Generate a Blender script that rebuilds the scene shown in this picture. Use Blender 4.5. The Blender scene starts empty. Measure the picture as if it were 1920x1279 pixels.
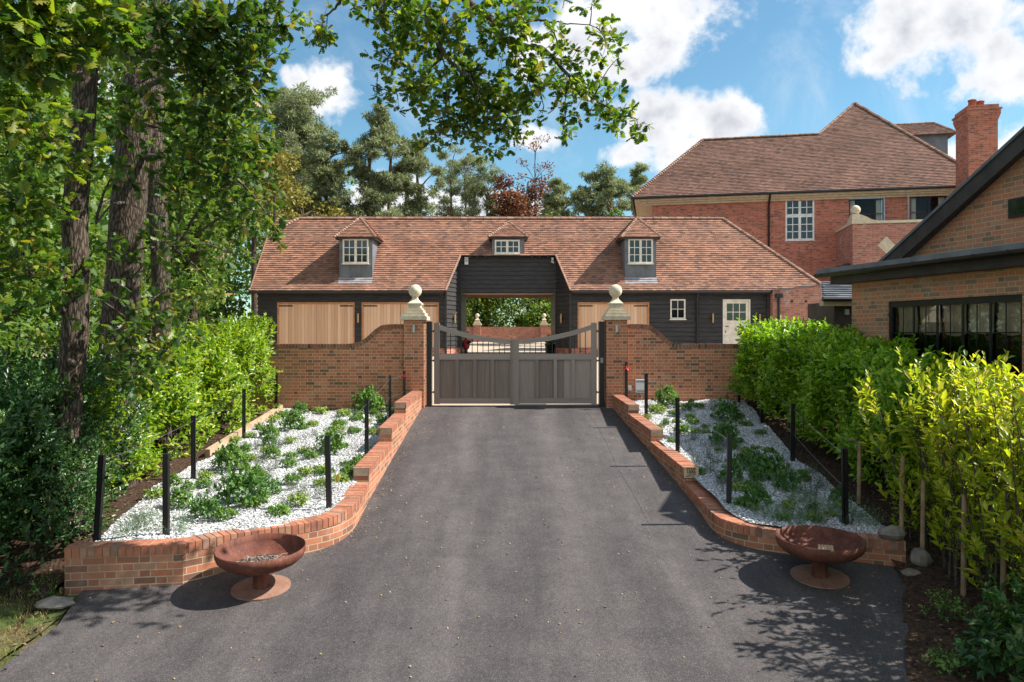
import bpy, math, random
import numpy as np
from mathutils import Vector, Matrix
R = math.radians
random.seed(7); rng = np.random.default_rng(7)
scene = bpy.context.scene
C = scene.collection

# ------------------------------------------------------------------ camera
F = 1350.0; HZ = 625.0; CZ = 1.75
cd = bpy.data.cameras.new('camera'); cam = bpy.data.objects.new('camera', cd); C.objects.link(cam)
cam.location = (0, 0, CZ); cam.rotation_euler = (R(90), 0, 0)
cd.sensor_width = 36; cd.lens = 36*F/1920; cd.shift_y = -14.5/1920
cd.clip_start = .1; cd.clip_end = 3000
scene.camera = cam
# ------------------------------------------------------------------ light
SUN_EL = 46.0; SUN_AZ = 2.0      # azimuth measured from +X towards +Y
sd = bpy.data.lights.new('sun', 'SUN'); sun = bpy.data.objects.new('sun', sd); C.objects.link(sun)
sd.energy = 4.6; sd.angle = R(.5); sd.color = (1, .95, .87)
sv = Vector((math.cos(R(SUN_EL))*math.cos(R(SUN_AZ)), math.cos(R(SUN_EL))*math.sin(R(SUN_AZ)), math.sin(R(SUN_EL))))
sun.rotation_euler = sv.to_track_quat('Z', 'Y').to_euler(); sun.location = (30, 0, 30)
scene.view_settings.view_transform = 'Standard'
try: scene.view_settings.look = 'None'
except Exception: pass
scene.view_settings.exposure = 1.0; scene.view_settings.gamma = 1
scene.cycles.max_bounces = 6; scene.cycles.diffuse_bounces = 3; scene.cycles.glossy_bounces = 2
scene.cycles.transmission_bounces = 3; scene.cycles.transparent_max_bounces = 4

class NT:
    def __init__(s, tree): s.t = tree; s.n = tree.nodes; s.l = tree.links
    def add(s, typ, **kw):
        n = s.n.new(typ)
        for k, v in kw.items(): setattr(n, k, v)
        return n
    def link(s, a, b): s.l.new(a, b)
    def val(s, x, sock):
        if hasattr(x, 'is_linked') or hasattr(x, 'links'): s.link(x, sock)
        else: sock.default_value = x
    def math(s, op, a, b=0.0, c=0.0, clamp=False):
        n = s.add('ShaderNodeMath', operation=op, use_clamp=clamp)
        s.val(a, n.inputs[0]); s.val(b, n.inputs[1]); s.val(c, n.inputs[2]); return n.outputs[0]
    def sm(s, x, a, b):
        n = s.add('ShaderNodeMapRange', interpolation_type='SMOOTHSTEP')
        s.val(x, n.inputs[0]); n.inputs[1].default_value = a; n.inputs[2].default_value = b; return n.outputs[0]
    def mix(s, f, a, b, mode='MIX'):
        n = s.add('ShaderNodeMix', data_type='RGBA', blend_type=mode)
        s.val(f, n.inputs[0]); s.val(a, n.inputs[6]); s.val(b, n.inputs[7]); return n.outputs[2]
    def noise(s, vec, scale, detail=4, rough=.55, dist=0):
        n = s.add('ShaderNodeTexNoise'); s.link(vec, n.inputs['Vector'])
        n.inputs['Scale'].default_value = scale; n.inputs['Detail'].default_value = detail
        n.inputs['Roughness'].default_value = rough; n.inputs['Distortion'].default_value = dist
        return n.outputs[0]
    def ramp(s, f, stops, interp='LINEAR'):
        n = s.add('ShaderNodeValToRGB'); cr = n.color_ramp; cr.interpolation = interp
        while len(cr.elements) < len(stops): cr.elements.new(.5)
        for e, (p, c) in zip(cr.elements, stops):
            e.position = p; e.color = (*c, 1) if len(c) == 3 else c
        s.link(f, n.inputs[0]); return n.outputs[0]

def c4(c): return (c[0], c[1], c[2], 1.0)

# world: Nishita sky, clouds and added unseen fill clouds laid out on world directions
w = bpy.data.worlds.new('World'); scene.world = w; w.use_nodes = True
nt = NT(w.node_tree); nt.n.clear()
sky = nt.add('ShaderNodeTexSky', sky_type='NISHITA'); sky.sun_disc = False
sky.sun_elevation = R(SUN_EL); sky.sun_rotation = R(90-SUN_AZ)
sky.air_density = 1.0; sky.dust_density = .4; sky.ozone_density = 1.6
tc = nt.add('ShaderNodeTexCoord'); gen = tc.outputs['Generated']
def skydir(px, py):
    v = Vector(((px-960)/F, 1, (HZ-py)/F)); return v.normalized()
clouds = [(600,175,.062,1.0),(560,150,.035,1.2),(1110,55,.10,1.2),(1250,40,.10,1.3),(1180,110,.08,1.7),(1000,90,.06,1.2),
          (1240,225,.09,1.6),(1370,225,.055,1.2),(1290,290,.075,2.2),(1180,290,.05,2.0),
          (1700,55,.095,1.3),(1800,40,.09,1.5),(1650,110,.05,1.5),(1890,150,.06,1.3),(1900,280,.06,1.2),(1790,290,.03,1.2),
          (700,365,.085,2.2),(900,395,.10,2.4),(1000,260,.045,2.0),(520,340,.05,2),(250,150,.10,1.2),(60,330,.10,1.3),(380,420,.1,2),
          (300,-300,.2,1.5),(1500,-400,.3,1.6),(2600,100,.2,1.6),(-900,100,.3,1.6)]
fill_clouds = [((.1,-1,.55),.75,1.5),((-.8,-1,.6),.55,1.4),((.9,-.9,.5),.5,1.5),((-1,.1,.7),.4,1.4),((0,-.5,1.3),.5,1.2)]  # unseen bright clouds behind and overhead, added to fill camera-facing walls
msk = None
n1 = nt.noise(gen, 9, 9, .60, .3); n1b = nt.noise(gen, 26, 6, .6, .2)
for px, py, r, asp in clouds+[(Vector(d_).normalized(), None, r_, a_) for d_, r_, a_ in fill_clouds]:
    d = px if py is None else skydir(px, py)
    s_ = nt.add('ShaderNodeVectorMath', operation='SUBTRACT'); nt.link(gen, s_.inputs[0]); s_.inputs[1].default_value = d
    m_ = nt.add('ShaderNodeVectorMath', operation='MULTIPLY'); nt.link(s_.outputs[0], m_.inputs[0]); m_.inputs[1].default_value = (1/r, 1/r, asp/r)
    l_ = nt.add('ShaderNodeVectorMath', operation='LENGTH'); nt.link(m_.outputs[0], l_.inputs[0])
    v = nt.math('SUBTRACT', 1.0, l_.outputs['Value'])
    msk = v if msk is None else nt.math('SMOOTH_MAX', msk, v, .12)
dens = nt.math('ADD', msk, nt.math('MULTIPLY', nt.math('SUBTRACT', n1, .5), 2.0))
dens = nt.math('ADD', dens, nt.math('MULTIPLY', nt.math('SUBTRACT', n1b, .5), 1.0))
cm = nt.sm(dens, .12, .58)
wisp = nt.math('MULTIPLY', nt.sm(nt.noise(gen, 4, 8, .65, 1.0), .50, .82), .42)
cm2 = nt.math('MAXIMUM', cm, wisp)
core = nt.sm(dens, .2, 1.3)
shade = nt.noise(gen, 14, 5, .5)
ccol = nt.mix(nt.math('MULTIPLY', core, nt.sm(shade, .38, .62)), (4.4, 4.45, 4.55, 1), (2.2, 2.35, 2.65, 1))
skyc = nt.mix(1.0, sky.outputs[0], (.52, .72, .70, 1), 'MULTIPLY')
fin = nt.mix(cm2, skyc, ccol)
bg = nt.add('ShaderNodeBackground'); nt.link(fin, bg.inputs[0]); bg.inputs[1].default_value = .118
wo = nt.add('ShaderNodeOutputWorld'); nt.link(bg.outputs[0], wo.inputs[0])

# ------------------------------------------------------------------ materials
def new_mat(name):
    m = bpy.data.materials.new(name); m.use_nodes = True
    t = NT(m.node_tree); b = m.node_tree.nodes['Principled BSDF']
    return m, t, b
def setspec(b, s):
    b.inputs['Specular IOR Level'].default_value = s
def mat_noise(name, c1, c2, scale=6, detail=5, rough=.8, bump=0, bscale=None, spec=.3, metal=0, stretch=None, c3=None, scale3=1.0, lo=.35, hi=.65, dist=.02):
    m, t, b = new_mat(name)
    tc = t.add('ShaderNodeTexCoord').outputs['Object']; vec = tc
    if stretch:
        mp = t.add('ShaderNodeMapping'); mp.inputs['Scale'].default_value = stretch; t.link(tc, mp.inputs[0]); vec = mp.outputs[0]
    n = t.noise(vec, scale, detail)
    col = t.ramp(n, [(lo, c1), (hi, c2)])
    if c3:
        n3 = t.noise(tc, scale3, 4); col = t.mix(t.sm(n3, .45, .7), col, c4(c3))
    t.link(col, b.inputs['Base Color']); b.inputs['Roughness'].default_value = rough
    b.inputs['Metallic'].default_value = metal; setspec(b, spec)
    if bump:
        bn = t.add('ShaderNodeBump'); bn.inputs['Strength'].default_value = bump; bn.inputs['Distance'].default_value = dist
        t.link(t.noise(vec, bscale or scale*3, 4), bn.inputs['Height']); t.link(bn.outputs[0], b.inputs['Normal'])
    return m
def mat_island(name, stops, rough=.6, transl=0, tcol=None, spec=.3, noise=0, coat=0):
    m, t, b = new_mat(name)
    g = t.add('ShaderNodeNewGeometry')
    f = g.outputs['Random Per Island']
    col = t.ramp(f, stops)
    if noise:
        n = t.noise(t.add('ShaderNodeTexCoord').outputs['Object'], noise, 3)
        k = t.math('ADD', t.math('MULTIPLY', n, 1.1), .45)
        comb = t.add('ShaderNodeCombineColor'); 
        for i in range(3): t.link(k, comb.inputs[i])
        col = t.mix(1.0, col, comb.outputs[0], 'MULTIPLY')
    t.link(col, b.inputs['Base Color']); b.inputs['Roughness'].default_value = rough; setspec(b, spec)
    if transl:
        tr = t.add('ShaderNodeBsdfTranslucent')
        tcl = t.mix(1.0, col, c4(tcol or (1.6, 1.7, .6)), 'MULTIPLY'); t.link(tcl, tr.inputs[0])
        mx = t.add('ShaderNodeMixShader'); mx.inputs[0].default_value = transl
        t.link(b.outputs[0], mx.inputs[1]); t.link(tr.outputs[0], mx.inputs[2])
        t.link(mx.outputs[0], t.n['Material Output'].inputs[0])
    return m
def mat_brick(name, stops, mortar, bump=.4, effl=.0, mort_w=.0055, dirt=None):
    m, t, b = new_mat(name)
    uv = t.add('ShaderNodeTexCoord'); sp = t.add('ShaderNodeSeparateXYZ'); 
    ob = uv.outputs['Object']
    # slight wobble
    t.link(uv.outputs['UV'], sp.inputs[0])
    u, v = sp.outputs[0], sp.outputs[1]
    vr = t.math('DIVIDE', v, .075); row = t.math('FLOOR', vr); fv = t.math('FRACT', vr)
    odd = t.math('MULTIPLY', t.math('FRACT', t.math('MULTIPLY', row, .5)), 2)
    uu = t.math('ADD', t.math('DIVIDE', u, .3375), t.math('MULTIPLY', odd, .5))
    k = t.math('FLOOR', uu); p = t.math('FRACT', uu)
    hd = t.math('GREATER_THAN', p, .6667)
    e = t.math('MINIMUM', t.math('MINIMUM', p, t.math('ABSOLUTE', t.math('SUBTRACT', p, .6667))), t.math('SUBTRACT', 1, p))
    du = t.math('MULTIPLY', e, .3375); dv = t.math('MULTIPLY', t.math('MINIMUM', fv, t.math('SUBTRACT', 1, fv)), .075)
    d = t.math('MINIMUM', du, dv)
    nz = t.noise(ob, 60, 3); d = t.math('ADD', d, t.math('MULTIPLY', t.math('SUBTRACT', nz, .5), .004))
    mm = t.sm(d, mort_w-.0015, mort_w+.002)
    cb = t.add('ShaderNodeCombineXYZ'); t.link(t.math('ADD', t.math('MULTIPLY', k, 2), hd), cb.inputs[0]); t.link(row, cb.inputs[1])
    wn = t.add('ShaderNodeTexWhiteNoise', noise_dimensions='2D'); t.link(cb.outputs[0], wn.inputs['Vector'])
    col = t.ramp(wn.outputs['Value'], stops)
    n2 = t.noise(ob, 25, 4); col = t.mix(t.math('MULTIPLY', n2, .22), col, c4(mortar))
    full = t.mix(mm, c4(mortar), col)
    big = t.noise(ob, .9, 4)
    full = t.mix(t.math('MULTIPLY', t.sm(big, .5, .75), .35), full, c4(dirt or (.16, .12, .09)))
    if effl:
        e2 = t.noise(ob, 2.3, 6, .65); full = t.mix(t.math('MULTIPLY', t.sm(e2, .56, .72), effl), full, (.55, .5, .47, 1))
    t.link(full, b.inputs['Base Color']); b.inputs['Roughness'].default_value = .9; setspec(b, .2)
    if bump:
        bn = t.add('ShaderNodeBump'); bn.inputs['Strength'].default_value = bump; bn.inputs['Distance'].default_value = .006
        t.link(t.math('ADD', mm, t.math('MULTIPLY', n2, .5)), bn.inputs['Height']); t.link(bn.outputs[0], b.inputs['Normal'])
    return m
def mat_planks(name, c1, c2, width, rough=.6, axis='u', gap=True, fine=40, spec=.3):
    """vertical planks on UV metres: colour per plank plus grain along v"""
    m, t, b = new_mat(name)
    uvn = t.add('ShaderNodeTexCoord').outputs['UV']; sp = t.add('ShaderNodeSeparateXYZ'); t.link(uvn, sp.inputs[0])
    u, v = (sp.outputs[0], sp.outputs[1]) if axis == 'u' else (sp.outputs[1], sp.outputs[0])
    q = t.math('DIVIDE', u, width); k = t.math('FLOOR', q); fr = t.math('FRACT', q)
    wn = t.add('ShaderNodeTexWhiteNoise', noise_dimensions='1D'); t.link(k, wn.inputs['W'])
    cb = t.add('ShaderNodeCombineXYZ'); t.link(t.math('MULTIPLY', u, fine), cb.inputs[0]); t.link(t.math('MULTIPLY', v, 1.6), cb.inputs[1]); t.link(t.math('MULTIPLY', k, 3.7), cb.inputs[2])
    g = t.noise(cb.outputs[0], 1.0, 5, .6, .6)
    f = t.math('ADD', t.math('MULTIPLY', wn.outputs['Value'], .45), t.math('MULTIPLY', g, .6))
    col = t.ramp(f, [(.2, c1), (.8, c2)])
    if gap:
        e = t.math('MULTIPLY', t.math('MINIMUM', fr, t.math('SUBTRACT', 1, fr)), width)
        col = t.mix(t.sm(e, .001, .005), c4((c1[0]*.35, c1[1]*.35, c1[2]*.35)), col)
    t.link(col, b.inputs['Base Color']); b.inputs['Roughness'].default_value = rough; setspec(b, spec)
    bn = t.add('ShaderNodeBump'); bn.inputs['Strength'].default_value = .25; bn.inputs['Distance'].default_value = .004
    t.link(g, bn.inputs['Height']); t.link(bn.outputs[0], b.inputs['Normal'])
    return m
def mat_plain(name, c, rough=.6, spec=.4, metal=0):
    return mat_noise(name, tuple(x*.85 for x in c), tuple(min(1, x*1.12) for x in c), 5, 5, rough, .1, 60, spec, metal, dist=.003)

TILES = [(0, (.15,.090,.072)), (.12, (.22,.120,.088)), (.5, (.285,.144,.098)), (.8, (.335,.168,.112)), (.93, (.36,.18,.11)), (1, (.18,.12,.10))]
M = {}
M['tile'] = mat_island('clay_tile', TILES, .85, noise=1.3)
M['tile_h'] = mat_island('clay_tile_house', [(0, (.14,.080,.064)), (.2, (.19,.103,.078)), (.6, (.225,.122,.090)), (.9, (.26,.142,.103)), (1, (.15,.095,.08))], .85, noise=.9)
M['ridge'] = mat_island('ridge_tile', [(0, (.22,.12,.085)), (.5, (.32,.19,.14)), (1, (.38,.24,.18))], .85, noise=8)
BR = [(0, (.12,.06,.05)), (.07, (.18,.085,.06)), (.15, (.34,.11,.06)), (.5, (.49,.15,.08)), (.82, (.56,.20,.11)), (1, (.38,.19,.12))]
M['brick'] = mat_brick('brick_wall_multi', BR, (.58,.42,.27), effl=.22, dirt=(.30,.15,.09))
M['brick_low'] = mat_brick('brick_low_wall', [(0, (.13,.06,.045)), (.12, (.24,.09,.055)), (.45, (.40,.13,.065)), (.8, (.47,.17,.09)), (1, (.38,.20,.12))], (.46,.35,.24), effl=.2, dirt=(.24,.12,.08))
M['brick_red'] = mat_brick('brick_house_red', [(0, (.17,.065,.05)), (.25, (.36,.095,.06)), (.6, (.50,.13,.08)), (1, (.56,.18,.115))], (.46,.32,.25), effl=.0, dirt=(.26,.10,.07))
M['brick_pink'] = mat_brick('brick_parapet', [(0, (.22,.09,.07)), (.3, (.36,.12,.085)), (.7, (.44,.16,.11)), (1, (.46,.21,.15))], (.45,.33,.27), effl=.55, dirt=(.34,.16,.12))
M['brick_out'] = mat_brick('brick_outbuilding', [(0, (.20,.12,.085)), (.2, (.36,.18,.11)), (.55, (.52,.205,.11)), (.8, (.58,.175,.085)), (1, (.46,.25,.15))], (.52,.38,.25), effl=.15)
M['mortar'] = mat_noise('mortar', (.38,.30,.21), (.50,.41,.30), 20, 4, .95)
M['coping'] = mat_island('coping_brick', [(0, (.22,.10,.07)), (.2, (.34,.13,.075)), (.6, (.41,.165,.095)), (.9, (.38,.19,.12)), (1, (.22,.14,.11))], .85, noise=14)
M['coping_w'] = mat_island('coping_brick_wall', [(0, (.10,.07,.055)), (.3, (.24,.11,.07)), (.7, (.32,.13,.08)), (1, (.24,.16,.11))], .9, noise=14)
M['stone'] = mat_noise('pale_stone', (.54,.45,.33), (.68,.59,.45), 7, 6, .85, .15, 80)
M['boards'] = mat_noise('black_boards', (.022,.020,.021), (.048,.043,.043), 3, 6, .55, .3, 40, .4, stretch=(1, 1, 8))
M['black'] = mat_plain('black_metal', (.012,.012,.014), .35, .5)
M['darkwood'] = mat_noise('dark_painted_board', (.028,.022,.020), (.05,.042,.038), 4, 5, .5, .2, 30, .4)
M['oak'] = mat_planks('oak_door_boards', (.56,.33,.20), (.82,.56,.39), .12, .6)
M['oakframe'] = mat_noise('oak_frame', (.38,.17,.075), (.52,.26,.13), 8, 4, .6)
M['gate'] = mat_planks('weathered_gate_boards', (.17,.130,.108), (.40,.33,.285), .62, .7, gap=False, fine=55)
M['gateframe'] = mat_planks('weathered_gate_rails', (.19,.148,.124), (.37,.31,.272), .5, .7, axis='v', gap=False, fine=60)
M['gatestile'] = mat_planks('weathered_gate_stiles', (.19,.148,.124), (.37,.31,.272), .5, .7, gap=False, fine=60)
M['white'] = mat_plain('cream_paint', (.78,.71,.62), .5)
M['whitec'] = mat_plain('white_paint', (.80,.78,.75), .5)
M['cornice'] = mat_plain('cream_cornice', (.62,.50,.36), .6)
M['lead'] = mat_noise('lead_sheet', (.11,.12,.14), (.17,.185,.21), 3, 5, .5, .1, 20, .5)
M['leadlt'] = mat_noise('lead_flashing', (.26,.28,.31), (.38,.40,.43), 5, 5, .5)
M['slate'] = mat_island('slate_roof', [(0, (.07,.08,.09)), (1, (.16,.17,.19))], .5, noise=3)
M['brass'] = mat_plain('brass_tube', (.50,.34,.15), .4, .5, .6)
M['steel'] = mat_plain('stainless_steel', (.5,.5,.52), .3, .5, .9)
M['curtain'] = mat_noise('curtain_cloth', (.50,.47,.42), (.72,.70,.66), 12, 3, .9, stretch=(6, 6, .5))
M['blind'] = mat_noise('beige_blind', (.66,.45,.33), (.80,.60,.46), 5, 4, .9, stretch=(6, 6, 1))
M['dark_in'] = mat_plain('dark_interior', (.02,.02,.022), .9)
M['soffit'] = mat_plain('pale_soffit', (.50,.38,.29), .8)
M['pot'] = mat_plain('chimney_pot_clay', (.36,.12,.07), .8)
M['rubber'] = mat_plain('grey_plastic', (.30,.30,.31), .6)
M['boxw'] = mat_plain('pale_grey_plastic', (.62,.62,.62), .5)
M['red'] = mat_plain('red_ribbon', (.62,.03,.02), .5)
M['yellow'] = mat_plain('yellow_tag', (.75,.45,.02), .5)
M['cable'] = mat_plain('wire', (.35,.35,.36), .4, .5, .8)
M['timber'] = mat_noise('pale_edging_timber', (.36,.24,.15), (.50,.37,.25), 4, 5, .8, stretch=(3, 1, 1))
M['stake'] = mat_noise('wooden_stake', (.26,.16,.09), (.42,.28,.17), 6, 5, .85)
M['rock'] = mat_noise('rubble_stone', (.16,.13,.11), (.30,.26,.22), 5, 6, .9, .5, 12)
M['grass'] = mat_island('grass_blades', [(0, (.13,.14,.04)), (.5, (.26,.25,.07)), (1, (.42,.33,.14))], .6, .3)
M['ink'] = mat_plain('sign_letter_ink', (.02,.018,.016), .7)
M['sign'] = mat_noise('sign_plate', (.48,.34,.20), (.60,.45,.29), 10, 4, .7)
# glass: dark body that mirrors
def mat_glass(name, base=(.012,.014,.014), spec=.9):
    m, t, b = new_mat(name); b.inputs['Base Color'].default_value = c4(base); b.inputs['Roughness'].default_value = .04; setspec(b, spec)
    bn = t.add('ShaderNodeBump'); bn.inputs['Strength'].default_value = .06; bn.inputs['Distance'].default_value = .05
    t.link(t.noise(t.add('ShaderNodeTexCoord').outputs['Object'], 1.6, 2), bn.inputs['Height']); t.link(bn.outputs[0], b.inputs['Normal'])
    return m
M['glass'] = mat_glass('window_glass')
def mat_clear(name):
    m = bpy.data.materials.new(name); m.use_nodes = True; t = NT(m.node_tree); t.n.clear()
    g = t.add('ShaderNodeBsdfGlossy'); g.inputs['Roughness'].default_value = .02
    tr = t.add('ShaderNodeBsdfTransparent'); tr.inputs[0].default_value = (.9, .9, .88, 1)
    fr = t.add('ShaderNodeFresnel'); fr.inputs[0].default_value = 1.38
    mx = t.add('ShaderNodeMixShader'); t.link(fr.outputs[0], mx.inputs[0]); t.link(tr.outputs[0], mx.inputs[1]); t.link(g.outputs[0], mx.inputs[2])
    o = t.add('ShaderNodeOutputMaterial'); t.link(mx.outputs[0], o.inputs[0]); return m
M['clear'] = mat_clear('clear_glass')
M['clear2'] = mat_clear('reflecting_glass'); [n_ for n_ in M['clear2'].node_tree.nodes if n_.type == 'FRESNEL'][0].inputs[0].default_value = 1.8
# rust
def mat_rust(name, c1, c2, c3):
    m, t, b = new_mat(name); ob = t.add('ShaderNodeTexCoord').outputs['Object']
    n = t.noise(ob, 5, 8, .65); f = t.noise(ob, 45, 5, .7)
    col = t.ramp(t.math('ADD', t.math('MULTIPLY', n, .6), t.math('MULTIPLY', f, .4)), [(.34, c1), (.5, c2), (.66, c3)])
    mp = t.add('ShaderNodeMapping'); mp.inputs['Scale'].default_value = (14, 14, 1.2); t.link(ob, mp.inputs[0])
    st = t.noise(mp.outputs[0], 1.5, 5); col = t.mix(t.math('MULTIPLY', t.sm(st, .5, .7), .45), col, c4(c3))
    t.link(col, b.inputs['Base Color']); b.inputs['Roughness'].default_value = .75; setspec(b, .35)
    bn = t.add('ShaderNodeBump'); bn.inputs['Strength'].default_value = .3; bn.inputs['Distance'].default_value = .003
    t.link(f, bn.inputs['Height']); t.link(bn.outputs[0], b.inputs['Normal']); return m
M['rust'] = mat_rust('rusted_steel', (.05,.018,.012), (.12,.038,.024), (.21,.078,.048))
M['rustlt'] = mat_rust('rusted_plate', (.17,.085,.055), (.27,.145,.10), (.35,.20,.15))
M['ash'] = mat_island('ash_and_twigs', [(0, (.05,.04,.035)), (.5, (.16,.12,.10)), (1, (.42,.36,.31))], .9)
# bark
def mat_bark(name, c1, c2, sc=1.0):
    m, t, b = new_mat(name); ob = t.add('ShaderNodeTexCoord').outputs['Object']
    mp = t.add('ShaderNodeMapping'); mp.inputs['Scale'].default_value = (18*sc, 18*sc, 4*sc); t.link(ob, mp.inputs[0])
    vo = t.add('ShaderNodeTexVoronoi', feature='DISTANCE_TO_EDGE'); vo.inputs['Scale'].default_value = 1.0
    dn = t.add('ShaderNodeTexNoise'); dn.inputs['Scale'].default_value = 1.4; t.link(mp.outputs[0], dn.inputs['Vector'])
    va = t.add('ShaderNodeVectorMath', operation='ADD'); t.link(mp.outputs[0], va.inputs[0]); t.link(dn.outputs['Color'], va.inputs[1]); t.link(va.outputs[0], vo.inputs['Vector'])
    e = t.sm(vo.outputs['Distance'], .0, .28); n = t.noise(mp.outputs[0], 3, 6, .7)
    f = t.math('ADD', t.math('MULTIPLY', e, .6), t.math('MULTIPLY', n, .4))
    col = t.ramp(f, [(.2, c1), (.75, c2)]); t.link(col, b.inputs['Base Color']); b.inputs['Roughness'].default_value = .95; setspec(b, .15)
    bn = t.add('ShaderNodeBump'); bn.inputs['Strength'].default_value = .7; bn.inputs['Distance'].default_value = .02
    t.link(f, bn.inputs['Height']); t.link(bn.outputs[0], b.inputs['Normal']); return m
M['bark'] = mat_bark('oak_bark', (.03,.022,.017), (.125,.095,.07), 1.4)
M['barkpine'] = mat_bark('pine_bark', (.09,.05,.035), (.32,.19,.13), .6)
M['twig'] = mat_noise('twig_bark', (.045,.035,.028), (.12,.095,.07), 20, 3, .9)
# leaves
M['oakleaf'] = mat_island('oak_leaf', [(0, (.032,.07,.014)), (.3, (.055,.11,.018)), (.65, (.12,.18,.026)), (.92, (.24,.26,.035)), (1, (.34,.23,.05))], .42, .45, (1.9, 2.1, .6), .4)
M['oakleaf2'] = mat_island('oak_leaf_dark', [(0, (.028,.065,.016)), (.35, (.05,.105,.02)), (.7, (.10,.17,.028)), (.93, (.20,.22,.04)), (1, (.34,.22,.06))], .45, .35, (1.8, 2.0, .6), .4)  # slightly deeper green leaf for the second and third oaks
M['wood1'] = mat_island('woodland_leaf', [(0, (.04,.095,.02)), (.5, (.085,.165,.03)), (.9, (.17,.24,.04)), (1, (.26,.26,.06))], .55, .35, (1.7, 1.9, .6), .35)
M['wood2'] = mat_island('woodland_leaf_light', [(0, (.06,.12,.02)), (.5, (.12,.20,.035)), (.85, (.20,.27,.05)), (1, (.32,.27,.06))], .55, .35, (1.6, 1.8, .6), .35)
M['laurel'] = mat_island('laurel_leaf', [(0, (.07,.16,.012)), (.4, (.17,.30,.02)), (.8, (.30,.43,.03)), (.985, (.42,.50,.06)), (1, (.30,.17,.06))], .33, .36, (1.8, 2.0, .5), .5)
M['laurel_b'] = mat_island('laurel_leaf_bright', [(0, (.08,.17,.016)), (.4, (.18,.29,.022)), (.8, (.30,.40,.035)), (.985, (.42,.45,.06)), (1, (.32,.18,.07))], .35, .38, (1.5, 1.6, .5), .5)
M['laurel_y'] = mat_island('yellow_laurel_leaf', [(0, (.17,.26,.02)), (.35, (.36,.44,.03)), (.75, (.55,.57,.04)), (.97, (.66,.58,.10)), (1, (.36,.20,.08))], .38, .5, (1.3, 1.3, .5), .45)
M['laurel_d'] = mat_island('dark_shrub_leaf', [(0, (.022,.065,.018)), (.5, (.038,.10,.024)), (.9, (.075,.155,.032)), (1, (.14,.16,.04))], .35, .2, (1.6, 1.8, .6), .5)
M['pine'] = mat_island('pine_needles', [(0, (.14,.17,.095)), (.5, (.235,.27,.155)), (.9, (.33,.35,.20)), (1, (.42,.37,.23))], .6, .30, (1.3, 1.4, .8), .3)
M['copper'] = mat_island('copper_leaf', [(0, (.10,.04,.03)), (.5, (.20,.085,.05)), (.9, (.30,.15,.07)), (1, (.16,.15,.06))], .6, .3, (1.6, 1.1, .7), .3)
M['autumn'] = mat_island('yellowing_leaf', [(0, (.12,.14,.03)), (.5, (.24,.22,.05)), (.9, (.36,.28,.07)), (1, (.14,.17,.05))], .6, .3, (1.4, 1.3, .7), .3)
M['herb'] = mat_island('herb_leaf', [(0, (.05,.13,.025)), (.5, (.11,.22,.04)), (1, (.24,.36,.08))], .5, .3, (1.5, 1.6, .6), .35)
M['herb_d'] = mat_island('dark_herb_leaf', [(0, (.04,.11,.03)), (.5, (.085,.19,.04)), (1, (.16,.28,.07))], .5, .3, (1.5, 1.6, .6), .35)
M['herb_y'] = mat_island('lime_herb_leaf', [(0, (.14,.22,.04)), (.5, (.24,.34,.06)), (1, (.36,.44,.10))], .5, .3, (1.3, 1.4, .6), .35)
M['lav'] = mat_island('lavender_leaf', [(0, (.05,.08,.04)), (.6, (.09,.13,.07)), (1, (.15,.17,.10))], .7, .15)
M['purp'] = mat_island('purple_sprig', [(0, (.10,.06,.08)), (.6, (.16,.10,.12)), (1, (.12,.14,.07))], .7, .15)
M['ros'] = mat_island('rosemary_leaf', [(0, (.07,.14,.07)), (.6, (.13,.23,.11)), (1, (.22,.32,.15))], .6, .15)
M['gravel'] = mat_island('white_chippings', [(0, (.20,.20,.21)), (.3, (.44,.445,.45)), (1, (.78,.78,.77))], .7)
M['acorn'] = mat_island('fallen_acorns_and_leaves', [(0, (.10,.06,.03)), (.6, (.25,.17,.08)), (1, (.40,.31,.17))], .7)
M['litter'] = mat_island('mulch_chips', [(0, (.03,.02,.015)), (.5, (.09,.05,.032)), (.9, (.19,.11,.07)), (1, (.33,.2,.12))], .9)

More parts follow.
